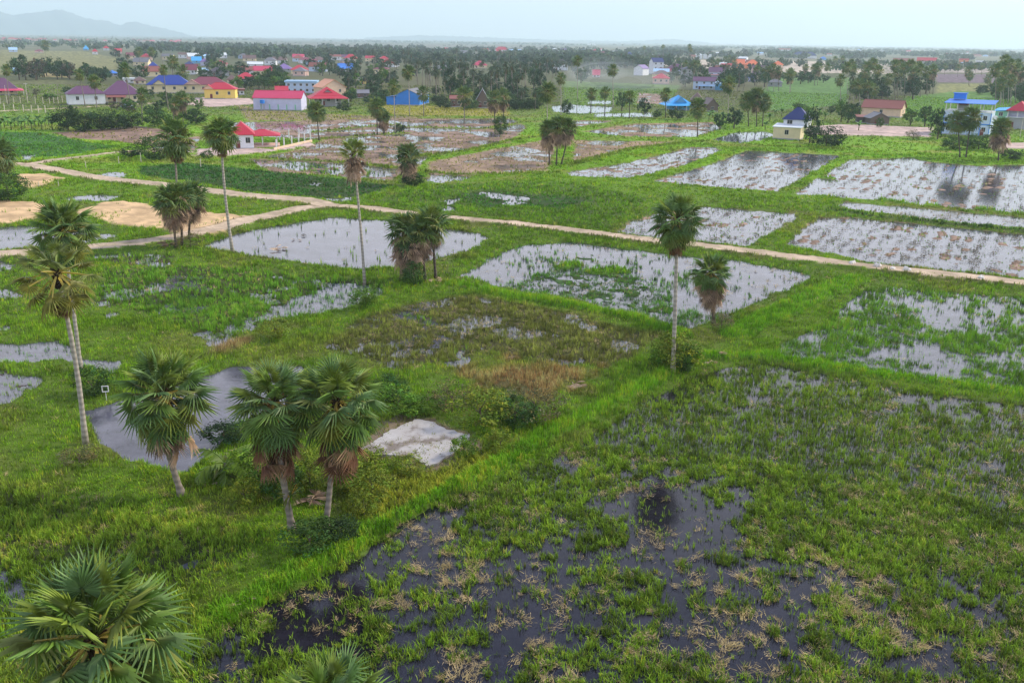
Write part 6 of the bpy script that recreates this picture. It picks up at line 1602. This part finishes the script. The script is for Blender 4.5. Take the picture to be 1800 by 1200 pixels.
    for i in range(40):
        az = i * 2.4; el = R(random.uniform(-60, 60)); f = np.array([math.cos(az) * math.cos(el), math.sin(az) * math.cos(el), math.sin(el)])
        p = ep + f * 0.22; L_ = random.uniform(.5, .85); sd_ = np.array([-math.sin(az), math.cos(az), 0]) * .05
        g_ = np.array((0.14, 0.16, 0.02)) * random.uniform(.7, 1.3)
        if i > 33: g_ = np.array((0.42, 0.26, 0.03)); f = f * 0.5 + np.array([0, 0, .9])
        mb.add([p - sd_, p + sd_, p + f * L_ * .6 + sd_ * .7, p + f * L_ - (0, 0, .15), p + f * L_ * .6 - sd_ * .7], [(0, 1, 2, 3, 4)], tuple(g_))
    tag(mb.obj('epiphyte', LEAF_M, col=True), 'strap-leaved yellow-green epiphyte growing round the left trunk of the palm pair', 'plant')
    # white frame on a stick
    b0 = at(187, 700, 0.3); s = ppm(b0); c_ = on_plane(187, 683, b0)
    t = thing('sign_frame', 'small empty white square frame on a stick at the pond bank', 'sign', tuple(b0), 0.2)
    mb = MB(); h0 = c_[2] - b0[2]; q = .26
    for x0, x1, z0, z1 in ((-q, q, -q, -q + .06), (-q, q, q - .06, q), (-q, -q + .06, -q + .06, q - .06), (q - .06, q, -q + .06, q - .06)): mb.box(x0, x1, -.03, .03, h0 + z0, h0 + z1)
    mb.obj('frame', TRIM_M, t); mb = MB(); mb.tube([(0, 0, -.3), (0, 0, h0 - q)], .025, 6); mb.obj('stick', TRIM_M, t)
    # poles
    def pole(x, yb_, yt, label, r_=.12, cross=False):
        b0 = at(x, yb_, 0.3); top = on_plane(x, yt, b0); t = thing('utility_pole', label, 'pole', tuple(b0)); h0 = top[2] - b0[2]
        mb = MB(); mb.tube([(0, 0, -.5), (0, 0, h0)], [r_, r_ * .7], 7); mb.obj('shaft', CONC_M, t)
        if cross: mb = MB(); mb.box(-.9, .9, -.06, .06, h0 - .5, h0 - .36); mb.obj('crossarm', TRIM_M, t)
    pole(48, 172, 146, 'thin pale pole beside the pink awning', .12, True); pole(30, 132, 104, 'tall pale pole behind the blue-roofed hut at left', .13, True); pole(12, 178, 150, 'pale pole before the purple-roofed house at the left edge', .12)
    pole(248, 284, 268, 'short white marker post by the track bend', .10); pole(209, 286, 275, 'white marker post in the grass left of the track bend', .09); pole(151, 294, 283, 'white marker post beside the small pool', .09); pole(353, 292, 279, 'white marker post in the grass right of the round bush', .10)
    pole(69, 330, 319, 'white marker stake on the sand corner, left', .08); pole(103, 326, 318, 'white marker stake on the sand corner, right', .08)
    pole(1692, 125, 105, 'tall thin pole on the far right field edge', .14, True); pole(1657, 120, 98, 'tall thin pole behind the big grove', .14, True); pole(1683, 120, 99, 'tall thin pole left of the red block', .14, True)
    pole(1793, 240, 205, 'leaning grey pole at the right edge by the green house', .12)
    # parked vehicle in front of the purple house
    b0 = at(223, 190, 0.35)
    t = thing('parked_car', 'pale parked car under the lean-to of the broad purple roof', 'car', tuple(b0), 0.15)
    mb = MB(); mb.box(-2.1, 2.1, -.85, .85, .35, .95); mb.add([(-1.4, -.75, .95), (1.2, -.75, .95), (.8, -.65, 1.5), (-1.0, -.65, 1.5), (-1.4, .75, .95), (1.2, .75, .95), (.8, .65, 1.5), (-1.0, .65, 1.5)], [(0, 1, 2, 3), (5, 4, 7, 6), (3, 2, 6, 7), (1, 5, 6, 2), (4, 0, 3, 7)])
    mb.obj('body', WM['paleblue'], t)
    for x in (-1.3, 1.3):
        for y in (-.8, .8): mb = MB(); mb.tube([(x, y - .1, .33), (x, y + .1, .33)], .33, 12); mb.obj('wheel', PANE_M, t)
    # smoke drifting over the small field
build_props()
# ------------------------------------------------------------------ hills on the horizon
def build_hills():
    m = plain('hill_forest', (0.07, 0.10, 0.08), 0.95, 0.3, 0.004)
    R0 = 15500.0
    # skyline of each range in photo pixels, built as rounded ridges with their own depth
    ranges = [('hills', [(-260, 62), (-200, 30), (-140, 24), (-90, 34), (-40, 22), (-12, 16), (8, 24), (25, 27), (48, 24), (70, 21), (95, 19), (108, 17), (125, 23), (142, 30), (165, 35), (188, 37), (205, 43), (212, 45), (222, 41), (237, 38), (252, 42), (268, 47), (290, 50), (310, 56), (330, 61), (345, 66)], R0),
              ('hills', [(640, 67), (690, 64.5), (740, 62.5), (800, 64), (850, 66), (960, 70), (1100, 73), (1160, 70), (1180, 69), (1200, 71), (1240, 75), (1260, 77)], 16000.0)]
    for nm, prof, D in ranges:
        pts = []
        for i in range(len(prof) - 1):
            a, b = prof[i], prof[i + 1]
            k = max(2, int(abs(b[0] - a[0]) / 4))
            pts += [(a[0] + (b[0] - a[0]) * t / k, a[1] + (b[1] - a[1]) * t / k) for t in range(k)]
        pts.append(prof[-1])
        V, Fc = [], []
        K = 13
        for i, (px, py) in enumerate(pts):
            d = ray(px, py); d = d / math.hypot(d[0], d[1])
            zt = HCAM + d[2] * D
            zt = max(zt, 2.0) + 4 * math.sin(i * 1.7) + 3 * math.sin(i * 0.61)
            for j in range(K):
                u = (j - (K - 1) / 2) / ((K - 1) / 2)
                rr = D + u * 700 + 60 * math.sin(i * 0.5 + j)
                zz = -3 + (zt + 3) * (max(0.0, math.cos(u * math.pi / 2)) ** 1.3) * (1 + (0.06 * math.sin(i * 0.9 + 2.3 * j) if 0 < abs(u) < 0.9 else 0))
                V.append((d[0] * rr, d[1] * rr, zz))
        for i in range(len(pts) - 1):
            for j in range(K - 1):
                Fc.append((i * K + j, i * K + j + 1, (i + 1) * K + j + 1, (i + 1) * K + j))
        tag(link(nm, np_mesh(nm, np.array(V), np.array(Fc), m, smooth=True)), kind='structure')
build_hills()

# ------------------------------------------------------------------ haze: one even volume round camera, village and horizon
def build_haze():
    m = bpy.data.materials.new('haze_air'); m.use_nodes = True
    n = m.node_tree; n.nodes.clear()
    o = n.nodes.new('ShaderNodeOutputMaterial')
    v = n.nodes.new('ShaderNodeVolumePrincipled')
    v.inputs['Color'].default_value = (0.74, 0.92, 1.0, 1)
    v.inputs['Density'].default_value = HAZE
    v.inputs['Anisotropy'].default_value = 0.35
    n.links.new(v.outputs[0], o.inputs['Volume'])
    b = MB(); q = 19500.0
    b.box(-q, q, -q, q, -5.0, 640.0)
    h = b.obj('haze', m)
    tag(h, kind='stuff')
HAZE = 0.00014
build_haze()

# thin smoke from a field fire, drifting in front of the village
def build_smoke():
    m = bpy.data.materials.new('field_smoke'); m.use_nodes = True
    n = m.node_tree; n.nodes.clear()
    o = n.nodes.new('ShaderNodeOutputMaterial'); v = n.nodes.new('ShaderNodeVolumePrincipled')
    v.inputs['Color'].default_value = (0.88, 0.92, 1.0, 1); v.inputs['Density'].default_value = 0.0022
    n.links.new(v.outputs[0], o.inputs['Volume'])
    bm = bmesh.new()
    for px_, py_, rx_, rz_ in ((1095, 150, 44, 7), (1075, 145, 34, 9), (1125, 147, 40, 7), (1062, 139, 28, 11), (1110, 142, 30, 8), (1140, 150, 30, 5), (1085, 152, 22, 5), (1050, 133, 24, 8)):
        b = at(px_, py_ + 6, 0.3)
        r_ = bmesh.ops.create_icosphere(bm, subdivisions=3, radius=1.0)
        for q in r_['verts']: q.co = Vector((q.co.x * rx_ + b[0], q.co.y * rx_ * 1.2 + b[1], max(0.5, q.co.z * rz_ + rz_ * 0.7)))
    me = bpy.data.meshes.new('smoke'); bm.to_mesh(me); bm.free(); me.materials.append(m)
    tag(link('smoke', me), kind='stuff')
build_smoke()
